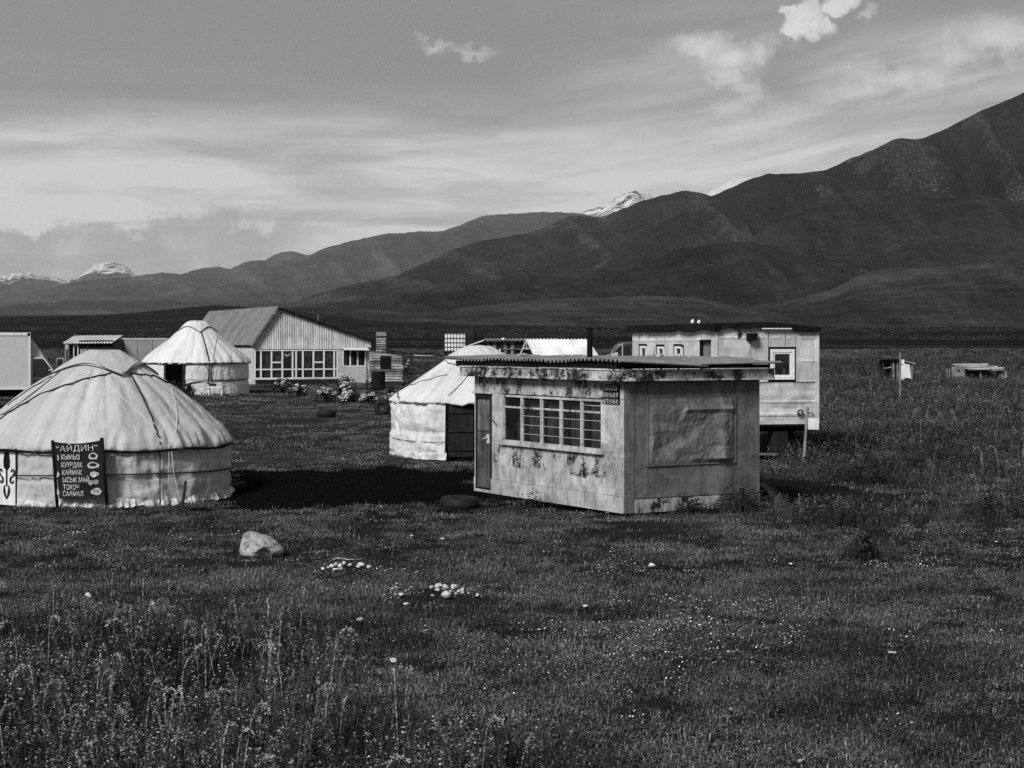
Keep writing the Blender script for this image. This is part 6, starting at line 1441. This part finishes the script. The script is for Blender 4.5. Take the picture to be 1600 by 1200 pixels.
# flowers in patches
x, y, u = region(10.8, 45, 9000, -100, 1700); f_ = fbm(x*.55+30, y*.3+12, 4); k = place(x, y, NR.rand(len(x)) < np.clip(f_*4-2.3, .03, .5)*(1+.4*(u > 800))); scatter('flowers', 'flower_patch', np.stack([x[k], y[k], gz(x[k], y[k])], 1), .8+NR.rand(k.sum())*.4)
x, y, u = region(16.5, 20.5, 500, 930, 1250); k = place(x, y, NR.rand(len(x)) < .3); scatter('flowers', 'flower_patch', np.stack([x[k], y[k], gz(x[k], y[k])], 1), .8+NR.rand(k.sum())*.4)

x, y, u = region(36, 120, 5200, 1195, 1900); k = place(x, y, NR.rand(len(x)) < np.clip(fbm(x*.16+3, y*.14+8, 3)*4-1.6, 0, .9)*np.clip((u-1190-np.clip((46-y)/10, 0, 1)*90)/60, 0, 1)); scatter('shrubs', 'shrub', np.stack([x[k], y[k], gz(x[k], y[k])], 1), .40+NR.rand(k.sum())*.55)
wl = []
for px, py, n__, r_ in ((1155, 800, 34, 1.0), (1083, 806, 14, .6), (1276, 816, 46, 1.3), (1345, 822, 40, 1.2), (1351, 876, 14, .5), (1560, 812, 50, 1.6), (1222, 716, 50, 1.8), (832, 790, 10, .8), (1480, 735, 90, 2.6), (1350, 760, 70, 2.0), (1200, 780, 34, 1.0), (1240, 770, 50, 1.4)):
    g = G(px, py)
    for i in range(n__): wl.append((g.x+rnd.gauss(0, r_*.55), g.y+rnd.gauss(.2, r_*.7)))
wl = np.array(wl); k = clear(wl[:, 0], wl[:, 1]); wl = wl[k]; scatter('weeds', 'weed_clump', np.stack([wl[:, 0], wl[:, 1], gz(wl[:, 0], wl[:, 1])], 1), .45+NR.rand(len(wl))*.6)
# ---- bushes and flowering shrubs that can be told apart
def bush(name, px, py, wpx, hpx, label, cat, group=None, blooms=0, seed=0, nleaf=420, heads=0, lm='bush_leaf'):
    g = G(px, py); k = g.y/F; rx, hz_ = wpx*k/2, hpx*k; o = empty(name, g, 0, label, cat, group); q = MB(); r_ = random.Random(seed)
    ls = max(.06, min(.16, 6.0*k))*(.5 if lm == 'weed_leaf' else 1)
    for i in range(nleaf):
        a = r_.uniform(0, 6.3); d = math.sqrt(r_.random()); z = r_.random()**.8; sh = math.sqrt(max(0, 1-(z*.95)**2))*(.75+.4*float(vn(np.array([a*1.3+seed]), np.array([z*3.]))[0]))
        zf_ = .45+1.0*float(vn(np.array([a*1.6+seed*3]), np.array([d*2.+seed]))[0]); leafquad(q, (rx*d*sh*math.cos(a)*1.15, rx*.8*d*sh*math.sin(a), hz_*z*zf_), ls*r_.uniform(.6, 1.2), 0, .6)
    q.build('foliage', lm, o)
    q = MB()
    for i in range(9): a = r_.uniform(0, 6.3); q.tube([(0, 0, -.05), (rx*.3*math.cos(a), rx*.25*math.sin(a), hz_*.5)], .012, 4)
    q.build('stem', 'wood_dark', o)
    if heads:
        q = MB()
        for i in range(heads):
            a = r_.uniform(0, 6.3); x_, y_ = rx*.9*math.cos(a)*r_.random(), rx*.6*math.sin(a)*r_.random(); h = hz_*r_.uniform(.6, 1.2); q.tube([(x_, y_, 0), (x_*1.15, y_, h)], .0035, 4)
            for j in range(16): leafquad(q, (x_*1.15+r_.gauss(0, .015), y_+r_.gauss(0, .015), h-r_.random()*.11), .026, 0, .5)
        q.build('seed_stalks', 'seed_head', o)
    first = None
    for i in range(blooms):
        a = r_.uniform(0, 6.3); d = r_.uniform(.3, 1); z = r_.uniform(.35, 1.0); p_ = (rx*d*math.cos(a)*math.sqrt(max(.1, 1-z*z*.8)), -abs(rx*.8*d*math.sin(a)), hz_*z)
        if first is None:
            b_ = MB()
            for j in range(34): n3 = Vector((r_.gauss(0, 1), r_.gauss(0, 1), r_.gauss(0, 1))).normalized()*.085; leafquad(b_, n3, .09, 0, .9)
            first = b_.build('blossom', 'blossom_white', o, loc=p_)
        else:
            c_ = first.copy(); C.objects.link(c_); c_.parent = o; c_.location = p_
            s_ = r_.uniform(.6, 1.25); c_.scale = (s_, s_, s_*.8); c_.rotation_euler = (0, 0, r_.uniform(0, 6))
    return o
GB = 'flower bushes in front of the house'
for i, (px, py, w_, h_, nb_, lb) in enumerate(((441, 616, 34, 22, 13, 'flower bush farthest left, topped with a bright white bloom cluster'), (467, 621, 30, 20, 10, 'second flower bush from the left below the veranda'), (509, 629, 34, 22, 14, 'broad flower bush right behind the flat tyre'),
        (540, 619, 24, 20, 12, 'tall flower bush whose top hides the path to the pale apron wall'), (545, 631, 34, 20, 16, 'flower bush fourth in the row, thick with white blooms'), (577, 632, 34, 17, 14, 'low flower bush before the barrel'), (610, 633, 20, 22, 9, 'flower bush beside the standing tyre with two large white blooms'), (634, 588, 24, 26, 9, 'flower bush at the right end of the plank hut'))):
    bush('flower_bush', px, py, w_, h_, lb, 'bush', GB, nb_, 50+i, 380)
bush('leafy_bush', 273, 621, 40, 20, 'dark low bush at the doorway of the second yurt', 'bush', None, 0, 70)
bush('leafy_bush', 294, 620.5, 26, 17, 'dark bush touching the second yurt beside its white bench', 'bush', None, 0, 71)
bush('leafy_bush', 540, 604, 44, 14, 'dark weeds growing against the house wall by the apron', 'bush', None, 0, 72, 300)
bush('leafy_bush', 583, 602, 26, 20, 'dark bush between the pale apron wall and the barrel', 'bush', None, 0, 73, 300)
bush('leafy_bush', 1155, 803, 84, 36, 'large dark leafy bush at the right foot of the kiosk', 'bush', None, 0, 74, 1100)
bush('leafy_bush', 1083, 806, 40, 24, 'sparse dark weed bush at the middle foot of the kiosk side', 'bush', None, 0, 75, 200, 4)
bush('leafy_bush', 1276, 816, 90, 38, 'wide dark bush with pale seed stalks right of the kiosk', 'bush', None, 0, 76, 1200, 9)
bush('leafy_bush', 1345, 822, 70, 36, 'dark bush with pale stalks farther right of the kiosk', 'bush', None, 0, 77, 900, 7)
bush('leafy_bush', 1351, 876, 54, 34, 'small dark bush alone on the right grass', 'bush', None, 0, 78, 500)
bush('leafy_bush', 1560, 812, 120, 40, 'wide dark bush at the right edge of the field', 'bush', None, 0, 79, 1200, 4)
bush('leafy_bush', 1222, 716, 56, 26, 'dark weeds under the trailer floor', 'bush', None, 0, 80, 700, 5)
bush('leafy_bush', 832, 792, 50, 24, 'thin dark weeds growing at the foot of the kiosk front', 'bush', None, 0, 81, 60, 6)
bush('leafy_bush', 1480, 735, 190, 52, 'dense dark weed thicket in the right field', 'bush', None, 0, 82, 6500, 0, 'weed_leaf')
bush('leafy_bush', 1350, 760, 130, 44, 'dark weed thicket nearest the water post', 'bush', None, 0, 83, 4500, 0, 'weed_leaf')
q = MB()
